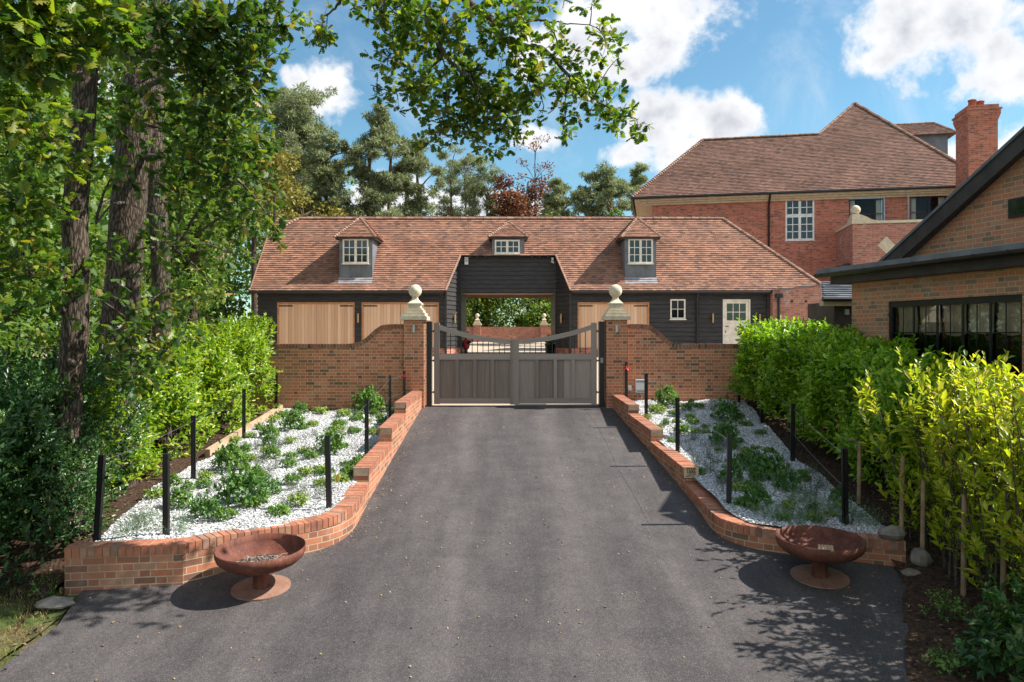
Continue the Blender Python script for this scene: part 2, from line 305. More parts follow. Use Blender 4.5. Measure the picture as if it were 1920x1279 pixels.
def mat_ground():
    m, t, b = new_mat('woodland_floor'); ob = t.add('ShaderNodeTexCoord').outputs['Object']
    a = t.ramp(t.noise(ob, 8, 8, .7), [(.35, (.05,.035,.022)), (.5, (.11,.075,.045)), (.65, (.20,.14,.085))])
    g = t.mix(t.sm(t.noise(ob, .7, 5), .45, .6), a, (.07, .10, .03, 1)); t.link(g, b.inputs['Base Color'])
    b.inputs['Roughness'].default_value = .95; setspec(b, .1)
    bn = t.add('ShaderNodeBump'); bn.inputs['Strength'].default_value = .8; bn.inputs['Distance'].default_value = .04
    t.link(t.noise(ob, 14, 6), bn.inputs['Height']); t.link(bn.outputs[0], b.inputs['Normal']); return m
M['ground'] = mat_ground()
def mat_asphalt():
    m, t, b = new_mat('driveway_asphalt'); ob = t.add('ShaderNodeTexCoord').outputs['Object']
    fine = t.noise(ob, 110, 3, .7); mid = t.noise(ob, 22, 4, .6)
    mp = t.add('ShaderNodeMapping'); mp.inputs['Scale'].default_value = (2.0, .22, 1); t.link(ob, mp.inputs[0])
    big = t.math('ADD', t.math('MULTIPLY', t.noise(mp.outputs[0], 1.0, 8, .65, .0), .6), t.math('MULTIPLY', t.noise(ob, 2.6, 7, .7), .4))
    vo = t.add('ShaderNodeTexVoronoi'); vo.inputs['Scale'].default_value = 130; t.link(ob, vo.inputs['Vector'])
    sp = t.math('POWER', t.math('SUBTRACT', 1, vo.outputs['Distance']), 3)
    sx = t.add('ShaderNodeSeparateXYZ'); t.link(ob, sx.inputs[0])
    wob_ = t.math('ADD', t.math('ABSOLUTE', sx.outputs[0]), t.math('MULTIPLY', t.math('SUBTRACT', t.noise(ob, .5, 2), .5), .9))
    trk = t.math('SUBTRACT', 1.0, t.sm(t.math('ABSOLUTE', t.math('SUBTRACT', wob_, .85)), .08, .55))
    big = t.math('ADD', big, t.math('MULTIPLY', trk, .075))
    f = t.math('ADD', t.math('MULTIPLY', fine, .45), t.math('ADD', t.math('MULTIPLY', big, .42), t.math('MULTIPLY', mid, .13)))
    col = t.ramp(f, [(.40, (.036,.032,.034)), (.5, (.072,.063,.063)), (.61, (.138,.121,.118))])
    wn = t.add('ShaderNodeTexWhiteNoise', noise_dimensions='3D'); t.link(vo.outputs['Position'], wn.inputs['Vector'])
    col = t.mix(t.math('MULTIPLY', t.sm(wn.outputs['Value'], .88, 1.0), .28), col, (.30, .28, .26, 1))
    col = t.mix(t.math('MULTIPLY', t.sm(wn.outputs['Value'], .2, .0), .6), col, (.03, .028, .03, 1))
    t.link(col, b.inputs['Base Color']); b.inputs['Roughness'].default_value = .88; setspec(b, .25)
    bn = t.add('ShaderNodeBump'); bn.inputs['Strength'].default_value = .5; bn.inputs['Distance'].default_value = .006
    t.link(t.math('ADD', fine, sp), bn.inputs['Height']); t.link(bn.outputs[0], b.inputs['Normal']); return m
M['asphalt'] = mat_asphalt()
M['court'] = mat_noise('courtyard_gravel', (.38,.29,.21), (.54,.43,.33), 30, 5, .95, .3, 60)
M['mulch'] = mat_noise('bark_mulch', (.028,.018,.013), (.10,.058,.038), 22, 7, .95, .9, 30, .15, dist=.03)
def mat_gravel_sheet():
    m, t, b = new_mat('white_gravel_sheet'); ob = t.add('ShaderNodeTexCoord').outputs['Object']
    vo = t.add('ShaderNodeTexVoronoi'); vo.inputs['Scale'].default_value = 55; t.link(ob, vo.inputs['Vector'])
    wn = t.add('ShaderNodeTexWhiteNoise', noise_dimensions='3D'); t.link(vo.outputs['Position'], wn.inputs['Vector'])
    col = t.ramp(wn.outputs['Value'], [(0, (.18,.18,.19)), (.25, (.40,.405,.41)), (1, (.70,.70,.69))])
    col = t.mix(t.sm(vo.outputs['Distance'], .35, .75), col, (.22, .21, .21, 1))
    col = t.mix(t.math('MULTIPLY', t.sm(t.noise(ob, 2.5, 5), .55, .75), .35), col, (.30, .25, .19, 1))
    t.link(col, b.inputs['Base Color']); b.inputs['Roughness'].default_value = .85
    bn = t.add('ShaderNodeBump'); bn.inputs['Strength'].default_value = .8; bn.inputs['Distance'].default_value = .012
    t.link(t.math('SUBTRACT', 1, vo.outputs['Distance']), bn.inputs['Height']); t.link(bn.outputs[0], b.inputs['Normal']); return m
M['gravsheet'] = mat_gravel_sheet()

# ------------------------------------------------------------------ object helpers
def tag(o, label=None, cat=None, group=None, kind=None):
    if label: o['label'] = label
    if cat: o['category'] = cat
    if group: o['group'] = group
    if kind: o['kind'] = kind
    return o
def thing(name, label, cat, loc=(0, 0, 0), group=None, rot=(0, 0, 0)):
    o = bpy.data.objects.new(name, None); C.objects.link(o); o.location = loc; o.rotation_euler = rot
    o.empty_display_size = .2
    return tag(o, label, cat, group)
def link(name, me, mat, parent=None, local=False):
    o = bpy.data.objects.new(name, me); C.objects.link(o)
    mats = mat if isinstance(mat, (list, tuple)) else [mat]
    if not me.materials:
        for m_ in mats: me.materials.append(m_)
    if parent is not None:
        o.parent = parent
        if not local and parent.type == 'EMPTY':
            o.matrix_parent_inverse = Matrix.Translation(-Vector(parent.location))
    return o
class MB:
    def __init__(s, Mx=None): s.v = []; s.f = []; s.uv = []; s.mi = []; s.sm = []; s.M = Mx
    def _T(s, p): return s.M @ Vector(p) if s.M is not None else Vector(p)
    def poly(s, pts, uv=None, mi=0, smooth=False):
        P = [s._T(p) for p in pts]; i0 = len(s.v); s.v += P; s.f.append(tuple(range(i0, i0+len(P))))
        if uv is None: uv = s.auto(P)
        s.uv += list(uv); s.mi.append(mi); s.sm.append(smooth)
    @staticmethod
    def auto(P):
        n = Vector((0, 0, 0))
        for i in range(len(P)):
            a, b = P[i], P[(i+1) % len(P)]
            n += Vector(((a.y-b.y)*(a.z+b.z), (a.z-b.z)*(a.x+b.x), (a.x-b.x)*(a.y+b.y)))
        if n.length < 1e-12: return [(0, 0)]*len(P)
        n.normalize()
        if abs(n.z) > .95: return [(p.x, p.y) for p in P]
        t = Vector((0, 0, 1)).cross(n).normalized(); b = n.cross(t)
        return [(p.dot(t), p.z if abs(n.z) < .1 else p.dot(b)) for p in P]
    def quadgrid(s, rows, closed=False, mi=0, smooth=True, uvs=None):
        """rows: list of rows of points sharing vertices"""
        i0 = len(s.v); nr = len(rows); nc = len(rows[0])
        for r in rows: s.v += [s._T(p) for p in r]
        for i in range(nr-1):
            for j in range(nc if closed else nc-1):
                j2 = (j+1) % nc
                s.f.append((i0+i*nc+j, i0+i*nc+j2, i0+(i+1)*nc+j2, i0+(i+1)*nc+j))
                if uvs: s.uv += [uvs[i][j], uvs[i][j+1], uvs[i+1][j+1], uvs[i+1][j]]
                else: s.uv += [(j*.1, i*.1), (j*.1+.1, i*.1), (j*.1+.1, i*.1+.1), (j*.1, i*.1+.1)]
                s.mi.append(mi); s.sm.append(smooth)
    def box(s, x0, x1, y0, y1, z0, z1, mi=0, skip=''):
        p = lambda x, y, z: (x, y, z)
        if 'f' not in skip: s.poly([p(x0,y0,z0), p(x1,y0,z0), p(x1,y0,z1), p(x0,y0,z1)], mi=mi)
        if 'b' not in skip: s.poly([p(x1,y1,z0), p(x0,y1,z0), p(x0,y1,z1), p(x1,y1,z1)], mi=mi)
        if 'l' not in skip: s.poly([p(x0,y1,z0), p(x0,y0,z0), p(x0,y0,z1), p(x0,y1,z1)], mi=mi)
        if 'r' not in skip: s.poly([p(x1,y0,z0), p(x1,y1,z0), p(x1,y1,z1), p(x1,y0,z1)], mi=mi)
        if 't' not in skip: s.poly([p(x0,y0,z1), p(x1,y0,z1), p(x1,y1,z1), p(x0,y1,z1)], mi=mi)
        if 'd' not in skip: s.poly([p(x0,y1,z0), p(x1,y1,z0), p(x1,y0,z0), p(x0,y0,z0)], mi=mi)
    def obox(s, c, ax, ay, az, mi=0):
        """oriented box: centre and three half-axis vectors, one island"""
        c = Vector(c); ax = Vector(ax); ay = Vector(ay); az = Vector(az); i0 = len(s.v)
        P = [c+sx*ax+sy*ay+sz*az for sz in (-1, 1) for sy in (-1, 1) for sx in (-1, 1)]
        s.v += [s._T(p) for p in P]
        for q in ((0,2,3,1), (4,5,7,6), (0,1,5,4), (2,6,7,3), (0,4,6,2), (1,3,7,5)):
            s.f.append(tuple(i0+k for k in q)); W_ = [s.v[i0+k] for k in q]; s.uv += s.auto(W_); s.mi.append(mi); s.sm.append(False)
    def tube(s, path, rad, n=8, mi=0, caps=True, wob=0):
        path = [Vector(p) for p in path]; rows = []
        if not isinstance(rad, (list, tuple)): rad = [rad]*len(path)
        up = Vector((.13, .31, .94)).normalized()
        for i, p in enumerate(path):
            d = (path[min(i+1, len(path)-1)]-path[max(i-1, 0)])
            d = d.normalized() if d.length > 1e-9 else Vector((0, 0, 1))
            a = d.cross(up); a = a.normalized() if a.length > .05 else d.cross(Vector((1, 0, 0))).normalized()
            b = d.cross(a)
            rows.append([p+(a*math.cos(2*math.pi*k/n)+b*math.sin(2*math.pi*k/n))*rad[i]*(1+wob*random.uniform(-1, 1)) for k in range(n)])
        s.quadgrid(rows, True, mi)
        if caps:
            s.poly(rows[0][::-1], mi=mi); s.poly(rows[-1], mi=mi)
    def lathe(s, prof, c=(0, 0, 0), n=32, mi=0, smooth=True):
        rows = [[(c[0]+r*math.cos(2*math.pi*k/n), c[1]+r*math.sin(2*math.pi*k/n), c[2]+z) for k in range(n)] for r, z in prof]
        s.quadgrid(rows, True, mi, smooth)
    def mesh(s, name='m'):
        me = bpy.data.meshes.new(name); me.from_pydata([tuple(v) for v in s.v], [], s.f)
        ul = me.uv_layers.new(name='UVMap'); ul.data.foreach_set('uv', np.array(s.uv, dtype=np.float32).ravel())
        me.polygons.foreach_set('material_index', s.mi); me.polygons.foreach_set('use_smooth', s.sm)
        me.update(); return me
    def build(s, name, mat, parent=None, local=False): return link(name, s.mesh(name), mat, parent, local)

def W(px, py, D): return Vector(((px-960)/F*D, D, CZ-(py-HZ)/F*D))
def g(y):
    return .1*(y-16.9) if y < 26 else .91+.0035*(y-26)
def sstep(a, b, x):
    t = min(1, max(0, (x-a)/(b-a))); return t*t*(3-2*t)

# numpy leaf clouds
def T_oak():
    half = [(0,0),(.10,.10),(.22,.22),(.11,.30),(.30,.44),(.15,.50),(.34,.66),(.18,.72),(.27,.86),(.10,.90),(0,1)]
    v = []; f = []
    for sx in (1, -1):
        i0 = len(v); v += [(sx*x, y, -.45*x-.10*(y-.5)**2*2) for x, y in half]; f.append(list(range(i0, i0+len(half)))[::sx])
    # fuse midrib ends so a leaf is one island
    n = len(half); f[1] = [0 if k == n else (n-1 if k == 2*n-1 else k) for k in f[1]]
    return np.array(v), f
def T_leaf(wd=.2, fold=.35, curl=.25):
    v = [(0,0,0),(wd*.8,.28,fold*wd),(wd,.6,fold*wd-curl*.1),(0,1,-curl),(-wd,.6,fold*wd-curl*.1),(-wd*.8,.28,fold*wd)]
    return np.array(v), [[0,1,2,3],[0,3,4,5]]
def T_tri(wd=.28):
    return np.array([(0,0,0),(wd,.5,.05),(0,1,-.1),(-wd,.5,.05)]), [[0,1,2,3]]
def T_needle(wd=.07):
    return np.array([(0,0,0),(wd,.4,0),(0,1,0),(-wd,.4,0)]), [[0,1,2,3]]
def T_stone():
    v = [(1,0,0),(-.9,.1,0),(0,.8,.1),(.1,-.75,0),(0,.1,.7),(0,0,-.5)]
    return np.array(v), [[0,2,4],[2,1,4],[1,3,4],[3,0,4]]
def norm(a): return a/np.maximum(np.linalg.norm(a, axis=1, keepdims=True), 1e-9)
def leafmesh(name, tmpl, P, Dv, Nv, S):
    tv, tf = tmpl; P = np.asarray(P, float); n = len(P)
    Dv = norm(np.asarray(Dv, float)); X = norm(np.cross(Dv, Nv)); Z = np.cross(X, Dv); S = np.asarray(S, float)[:, None, None]
    V = P[:, None, :]+S*(tv[None, :, 0, None]*X[:, None, :]+tv[None, :, 1, None]*Dv[:, None, :]+tv[None, :, 2, None]*Z[:, None, :])
    used = sorted({k for q in tf for k in q}); rm = {k: i for i, k in enumerate(used)}
    V = V[:, used, :]; k = len(used); loops = np.array([rm[i] for q in tf for i in q]); lens = np.array([len(q) for q in tf])
    L = (loops[None, :]+np.arange(n)[:, None]*k).ravel(); tot = np.tile(lens, n); st = np.concatenate([[0], np.cumsum(tot)[:-1]])
    me = bpy.data.meshes.new(name); me.vertices.add(n*k); me.vertices.foreach_set('co', V.astype(np.float32).ravel())
    me.loops.add(len(L)); me.loops.foreach_set('vertex_index', L.astype(np.int32))
    me.polygons.add(len(tot)); me.polygons.foreach_set('loop_start', st.astype(np.int32))
    me.update(calc_edges=True); return me
def rdir(n):
    return norm(rng.normal(size=(n, 3)))
class Leaves:
    """collects leaf positions"""
    def __init__(s): s.P = []; s.D = []; s.N = []; s.S = []
    def add(s, P, D, N, S): s.P.append(P); s.D.append(D); s.N.append(N); s.S.append(S)
    def blob(s, c, r, n, size, up=.5, shell=.3, droop=0.0):
        c = np.array(c, float); r = np.array(r, float)*np.ones(3)
        d = rdir(n); rad = (shell+(1-shell)*rng.random(n)**.6)[:, None]; P = c+d*rad*r
        D = norm(d*.6+rdir(n)*.9+np.array([0, 0, -droop])); N = norm(np.array([0, 0, up])+rdir(n)*.6+d*.3)
        s.add(P, D, N, size*(.7+.6*rng.random(n)))
    def whorl(s, c, r, n, k, size, up=.6):
        """n clusters of k leaves fanning from a twig end"""
        c = np.array(c, float); r = np.array(r, float)*np.ones(3)
        d = rdir(n); P = c+d*(rng.random(n)**.5)[:, None]*r
        s.rosette(P, norm(d+rdir(n)*.5), k, size, up)
        return P
    def rosette(s, P, A, k, size, up=.6):
        n = len(P); P2 = np.repeat(P, k, 0); A2 = np.repeat(A, k, 0)
        D = norm(A2*.55+rdir(n*k)*.8+np.array([0, 0, -.12])); N = norm(np.array([0, 0, up])+rdir(n*k)*.45)
        s.add(P2+D*size*.10, D, N, size*(.6+.6*rng.random(n*k)))
    def shoots(s, P, A, k, length, size, spread=.75):
        """leaves spiralling up shoots starting at P heading A"""
        n = len(P); t = np.tile((np.arange(k)+.5)/k, n)[:, None]; P2 = np.repeat(P, k, 0); A2 = np.repeat(A, k, 0)
        L = np.repeat(length*(.6+.7*rng.random(n)), k)[:, None]
        side = norm(np.cross(A2, rdir(n*k))); D = norm(A2*(.45+.75*t)+side*spread); N = norm(A2*.9-side*.35+rdir(n*k)*.25+np.array([0, 0, .3]))
        s.add(P2+A2*L*t, D, N, size*(.42+.72*rng.random(n*k))*(1.05-.35*t[:, 0]))
    def build(s, name, tmpl, mat, parent, local=False):
        me = leafmesh(name, tmpl, np.concatenate(s.P), np.concatenate(s.D), np.concatenate(s.N), np.concatenate(s.S))
        return link(name, me, mat, parent, local)
OAK = T_oak(); LAUREL = T_leaf(.23, .3, .22); TRI = T_tri(.30); NEEDLE = T_needle(); STONE = T_stone(); HERB = T_leaf(.26, .2, .2); BLADE = T_leaf(.05, .2, .1)

# ------------------------------------------------------------------ ground
def grid(name, x0, x1, y0, y1, nx, ny, zf, mat, kind='structure', xf=None):
    mb = MB(); rows = []
    for j in range(ny+1):
        y = y0+(y1-y0)*j/ny; a, b = (xf(y) if xf else (x0, x1))
        rows.append([(a+(b-a)*i/nx, y, zf(a+(b-a)*i/nx, y)) for i in range(nx+1)])
    uv = [[(p[0], p[1]) for p in r] for r in rows]
    mb.quadgrid(rows, mi=0, smooth=True, uvs=uv); o = mb.build(name, mat)
    if kind: tag(o, kind=kind)
    return o
mb = MB(); ys = [-12, -6, 0, 5, 10, 16, 22, 26, 40, 60, 100, 200, 500, 900]; xs = [-600, -100, -40, -15, -8, 0, 8, 15, 40, 100, 600]
mb.quadgrid([[(x, y, g(y)-.05) for x in xs] for y in ys], uvs=[[(x, y) for x in xs] for y in ys]); tag(mb.build('ground', M['ground']), kind='structure')

def interp(tbl, y):
    for (a, b), (c, d) in zip(tbl, tbl[1:]):
        if y <= c: return b+(d-b)*max(0, (y-a))/(c-a)
    return tbl[-1][1]
DL = [(-12,-6.5),(2,-4.6),(5.99,-4.17),(6.63,-4.22),(7.6,-4.5),(7.8,-4.3),(8.2,-3.2),(9.0,-2.3),(10,-2.1),(17.2,-2.2)]
DR = [(-12,.8),(2,1.6),(4,2.4),(5.89,3.23),(7.9,4.27),(8.25,4.3),(8.7,2.95),(9.3,2.65),(10.9,2.6),(17.2,2.4)]
grid('driveway', 0, 0, -10, 17.2, 12, 160, lambda x, y: g(y)+.0, M['asphalt'], xf=lambda y: (interp(DL, y)-.02-.12*math.sin(y*2.3)*(y < 7), interp(DR, y)+.04))
grid('courtyard', -30, 30, 17.2, 62, 10, 30, lambda x, y: g(y)+.0, M['court'])
mb = MB(); mb.box(-2.07, 2.22, 17.02, 17.30, -.02, .012); tag(mb.build('threshold_kerb', M['court']), kind='structure')

LZ = lambda x, y: -.96+.054*y      # left bed surface
RZ = lambda x, y: -1.34+.089*y     # right bed surface
LBX = [(7.6,-4.55),(8.2,-4.66),(10.07,-5.0),(12.3,-5.1),(16.9,-5.45)]
RBX = [(8.2,4.2),(8.5,4.45),(10.45,4.6),(11.6,4.62),(14.6,5.1),(17.0,5.5)]
def LIN(y): return interp([(7.66,-3.75),(7.97,-3.35),(8.46,-2.62),(8.76,-2.36),(9.05,-2.25),(9.56,-2.22),(17,-2.3)], y)
def RIN(y): return interp([(8.2,4.0),(8.49,3.3),(8.75,2.9),(9.22,2.73),(10,2.74),(17,2.5)], y)
bump = lambda x, y: .018*math.sin(x*5.1+y*2)+.015*math.sin(y*4.3-x*3)
grid('gravel_bed', 0, 0, 7.68, 17.0, 26, 70, lambda x, y: LZ(x, y)+bump(x, y), M['gravsheet'], xf=lambda y: (interp(LBX, y), LIN(y)))
grid('gravel_bed', 0, 0, 8.25, 17.0, 26, 70, lambda x, y: RZ(x, y)+bump(x, y), M['gravsheet'], xf=lambda y: (RIN(y), interp(RBX, y)))
def LMZ(x, y):
    a = LZ(x, y)-.03; b = g(y)+.0; t = sstep(7.7, 8.3, y) if True else 1
    return b+(a-b)*t+.03*math.sin(x*7+y*3)
grid('soil', 0, 0, 3, 17.0, 16, 60, LMZ, M['mulch'], xf=lambda y: (-9.5, interp(LBX, y)+.04 if y > 7.7 else interp(DL, y)-.35))
grid('mulch', 0, 0, -6, 17.0, 18, 90, lambda x, y: (g(y)+.01+.04*max(0, x-interp(DR, y)))*(1-sstep(7.9, 8.7, y))+(RZ(x, y)-.03)*sstep(7.9, 8.7, y)+.025*math.sin(x*6+y*4), M['mulch'],
     xf=lambda y: (interp(DR, y)-.0 if y < 8.2 else interp(RBX, y)-.05, 9.0))
# grass verge, lower left
grid('verge', 0, 0, -6, 7.3, 8, 40, lambda x, y: g(y)+.012+.02*math.sin(x*5+y*3), M['ground'], xf=lambda y: (interp(DL, y)-1.3, interp(DL, y)-.10-.12*math.sin(y*2.3)))
lv = Leaves(); n = 3600
y = rng.uniform(4.2, 7.5, n); xe = np.interp(y, [a for a, b in DL], [b for a, b in DL]); x = xe-.16-np.abs(rng.normal(0, .7, n))
P = np.stack([x, y, .1*(y-16.9)+.01], 1); lv.add(P, norm(np.array([0, 0, 1.0])+rdir(n)*.55), rdir(n), rng.uniform(.02, .065, n))
tag(lv.build('grass', BLADE, M['grass'], None), 'short yellow-green grass along the left edge of the asphalt', 'grass', kind='stuff')

def scatter(name, n, fx, zf, size, mat, tmpl=STONE, kind='stuff', flat=.5, y0=0, y1=1, label=None, cat=None, lift=.0):
    y = rng.uniform(y0, y1, n); x = np.array([rng.uniform(*fx(v)) for v in y]); z = np.array([zf(a, b) for a, b in zip(x, y)])+lift
    lv = Leaves(); lv.add(np.stack([x, y, z], 1), norm(rdir(n)*np.array([1, 1, flat])), norm(np.array([0, 0, 1.0])+rdir(n)*.5), rng.uniform(size*.5, size*1.4, n))
    return tag(lv.build(name, tmpl, mat, None), label, cat, kind=kind)
scatter('white_gravel', 26000, lambda y: (interp(LBX, y), LIN(y)-.01), lambda x, y: LZ(x, y)+bump(x, y)+.004, .016, M['gravel'], y0=7.75, y1=16.95, label='white stone chippings covering the left planting bed', cat='gravel')
scatter('white_gravel', 26000, lambda y: (RIN(y)+.01, interp(RBX, y)), lambda x, y: RZ(x, y)+bump(x, y)+.004, .016, M['gravel'], y0=8.3, y1=16.95, label='white stone chippings covering the right planting bed', cat='gravel')
scatter('fallen_acorns', 620, lambda y: (interp(DL, y)+.1, interp(DR, y)-.05), lambda x, y: g(y)+.006, .013, M['acorn'], y0=4.5, y1=16, label='fallen acorns and leaf bits scattered over the dark asphalt', cat='acorns')
n = 900; t_y = rng.uniform(7.9, 16.8, n); lft = rng.random(n) < .5; off = np.abs(rng.normal(0, .12, n))+.02
t_x = np.where(lft, np.array([interp([(7.9,-3.2),(8.46,-2.40),(9.05,-2.02),(17,-2.12)], v) for v in t_y])+off, np.array([interp([(7.9,4.1),(8.3,3.7),(8.66,2.85),(9.3,2.55),(10.8,2.56),(17,2.33)], v) for v in t_y])-off)
lv = Leaves(); lv.add(np.stack([t_x, t_y, .1*(t_y-16.9)+.007], 1), norm(rdir(n)*np.array([1, 1, .3])), norm(np.array([0, 0, 1.0])+rdir(n)*.4), rng.uniform(.01, .035, n))
tag(lv.build('edge_debris', TRI, M['acorn'], None), 'dry leaf bits and grit gathered along the foot of the low walls', 'leaf litter', kind='stuff')
scatter('bark_chips', 9000, lambda y: (interp(DR, y)+.0 if y < 8.2 else interp(RBX, y), 6.6), lambda x, y: (g(y)+.01+.04*max(0, x-interp(DR, y)))*(1-sstep(7.9, 8.7, y))+(RZ(x, y)-.03)*sstep(7.9, 8.7, y)+.025*math.sin(x*6+y*4)+.006, .035, M['litter'], TRI, y0=4.5, y1=16.9, label='dark bark mulch chips under the right hedge', cat='mulch')
scatter('leaf_litter', 5000, lambda y: (-7.2, interp(LBX, y)+.05 if y > 7.7 else interp(DL, y)-.05), lambda x, y: LMZ(x, y)+.006, .04, M['litter'], TRI, y0=5, y1=16.9, label='brown leaf litter under the left hedge', cat='leaf litter')

# ------------------------------------------------------------------ low retaining walls
def catmull(pts, n=8):
    out = []
    P = [pts[0]]+pts+[pts[-1]]
    for i in range(1, len(P)-2):
        for k in range(n):
            t = k/n; q = []
            for a in range(len(pts[0])):
                p0, p1, p2, p3 = P[i-1][a], P[i][a], P[i+1][a], P[i+2][a]
                q.append(.5*((2*p1)+(-p0+p2)*t+(2*p0-5*p1+4*p2-p3)*t*t+(-p0+3*p1-3*p2+p3)*t**3))
            out.append(tuple(q))
    out.append(tuple(pts[-1])); return out
def low_wall(bm_body, bm_cap, path, ztop, th=.225, base=None, closed_ends=True):
    """path: plan points with the drive on the right hand side; ztop(x,y)"""
    P = [Vector((p[0], p[1], 0)) for p in path]; n = len(P); L = [0]
    for a, b in zip(P, P[1:]): L.append(L[-1]+(b-a).length)
    def lf(i):
        d = (P[min(i+1, n-1)]-P[max(i-1, 0)]).normalized(); return Vector((-d.y, d.x, 0))
    out = [P[i] for i in range(n)]; inn = [P[i]+lf(i)*th for i in range(n)]
    ch = .108
    def col(p, q, i):
        zt = ztop(q.x, q.y)-ch; zb = g(q.y)-.15; return (p.x, p.y, zb), (p.x, p.y, zt)
    for i in range(n-1):
        a0, a1 = col(out[i], out[i], i); b0, b1 = col(out[i+1], out[i+1], i)
        bm_body.poly([a0, b0, b1, a1], uv=[(L[i], a0[2]), (L[i+1], b0[2]), (L[i+1], b1[2]), (L[i], a1[2])])
        c0, c1 = col(inn[i], out[i], i); d0, d1 = col(inn[i+1], out[i+1], i)
        bm_body.poly([d0, c0, c1, d1], uv=[(L[i+1], d0[2]), (L[i], c0[2]), (L[i], c1[2]), (L[i+1], d1[2])])
        # mortar bed of the coping, slightly inset
        e = .007; oi = out[i]+lf(i)*e; oj = out[i+1]+lf(i+1)*e; ii = inn[i]-lf(i)*e; ij = inn[i+1]-lf(i+1)*e
        zt0 = ztop(P[i].x, P[i].y)-.006; zt1 = ztop(P[i+1].x, P[i+1].y)-.006
        A = (oi.x, oi.y, a1[2]); B = (oj.x, oj.y, b1[2]); At = (oi.x, oi.y, zt0); Bt = (oj.x, oj.y, zt1)
        Cc = (ii.x, ii.y, a1[2]); Dd = (ij.x, ij.y, b1[2]); Ct = (ii.x, ii.y, zt0); Dt = (ij.x, ij.y, zt1)
        for q in ([A, B, Bt, At], [Dd, Cc, Ct, Dt], [At, Bt, Dt, Ct]): bm_body.poly(q, mi=1)
    for i, rv in ((0, 1), (n-1, -1)):
        a0, a1 = col(out[i], out[i], i); c0, c1 = col(inn[i], out[i], i)
        q = [c0, a0, a1, c1][::rv]; bm_body.poly(q)
        e = lf(i)*.007
        z1 = ztop(P[i].x, P[i].y)-.006
        q = [(inn[i].x-e.x, inn[i].y-e.y, c1[2]), (out[i].x+e.x, out[i].y+e.y, a1[2]), (out[i].x+e.x, out[i].y+e.y, z1), (inn[i].x-e.x, inn[i].y-e.y, z1)][::rv]; bm_body.poly(q, mi=1)
    s = .0; k = 0
    while s+.066 < L[-1]+.03:
        m_ = min(s+.0325, L[-1])
        while k < n-2 and L[k+1] < m_: k += 1
        t = (m_-L[k])/max(1e-6, L[k+1]-L[k]); p = P[k].lerp(P[k+1], t); l = lf(k).lerp(lf(k+1), t).normalized(); d = Vector((l.y, -l.x, 0))
        z = ztop(p.x, p.y); c = p+l*(th/2); c.z = z-ch/2+random.uniform(-.002, .003)
        dz = (ztop((p+d*.1).x, (p+d*.1).y)-z)/.1
        j = random.uniform(-.012, .012); dd = (d+l*j); dd.z = dz
        bm_cap.obox(c, dd.normalized()*.0325, l*(th/2+.006+random.uniform(-.002, .002)), (0, 0, ch/2))
        s += .0755
def lin(y0, z0, y1, z1): return lambda x, y: z0+(z1-z0)*(min(max(y, y0), y1)-y0)/(y1-y0)
tw = thing('retaining_wall', 'low curving brick retaining wall with brick coping, left of the driveway', 'wall', (-3.52, 7.66, g(7.66)))
b = MB(); c = MB(); z1 = lin(8.4, -.49, 10.4, -.385)
low_wall(b, c, [(-4.66, 7.50), (-4.1, 7.58), (-3.50, 7.66)], z1)
low_wall(b, c, catmull([(-3.52, 7.66), (-3.18, 7.97), (-2.82, 8.24), (-2.45, 8.46), (-2.18, 8.72), (-2.05, 9.08), (-2.03, 9.6), (-2.06, 10.4)], 5), z1)
low_wall(b, c, [(-2.06, 10.38), (-2.07, 11.4), (-2.085, 12.5)], lin(10.4, -.19, 12.5, -.13))
low_wall(b, c, [(-2.085, 12.48), (-2.09, 13.3), (-2.1, 14.25)], lin(12.5, .11, 14.25, .17))
low_wall(b, c, [(-2.1, 14.23), (-2.11, 15.4), (-2.12, 16.89)], lin(14.25, .38, 16.9, .40))
b.build('brickwork', [M['brick_low'], M['mortar']], tw); c.build('coping', M['coping'], tw)
tw2 = thing('retaining_wall', 'low curving brick retaining wall stepping down in shade, right of the driveway', 'wall', (2.57, 9.2, g(9.2)))
b = MB(); c = MB()
low_wall(b, c, [(2.36, 16.89), (2.39, 16.0), (2.42, 15.0)], lin(15, .26, 16.9, .31))
low_wall(b, c, [(2.42, 15.02), (2.46, 14.0), (2.5, 12.98)], lin(12.98, .01, 15, .08))
low_wall(b, c, [(2.5, 13.0), (2.54, 11.9), (2.57, 10.8)], lin(10.8, -.26, 12.98, -.20))
low_wall(b, c, catmull([(2.57, 10.82), (2.58, 10.0), (2.565, 9.35), (2.62, 8.95), (2.85, 8.66), (3.2, 8.47), (3.7, 8.32), (4.2, 8.15), (4.42, 8.08)], 5), lin(8.1, -.59, 10.8, -.485))
b.build('brickwork', [M['brick_low'], M['mortar']], tw2); c.build('coping', M['coping'], tw2)
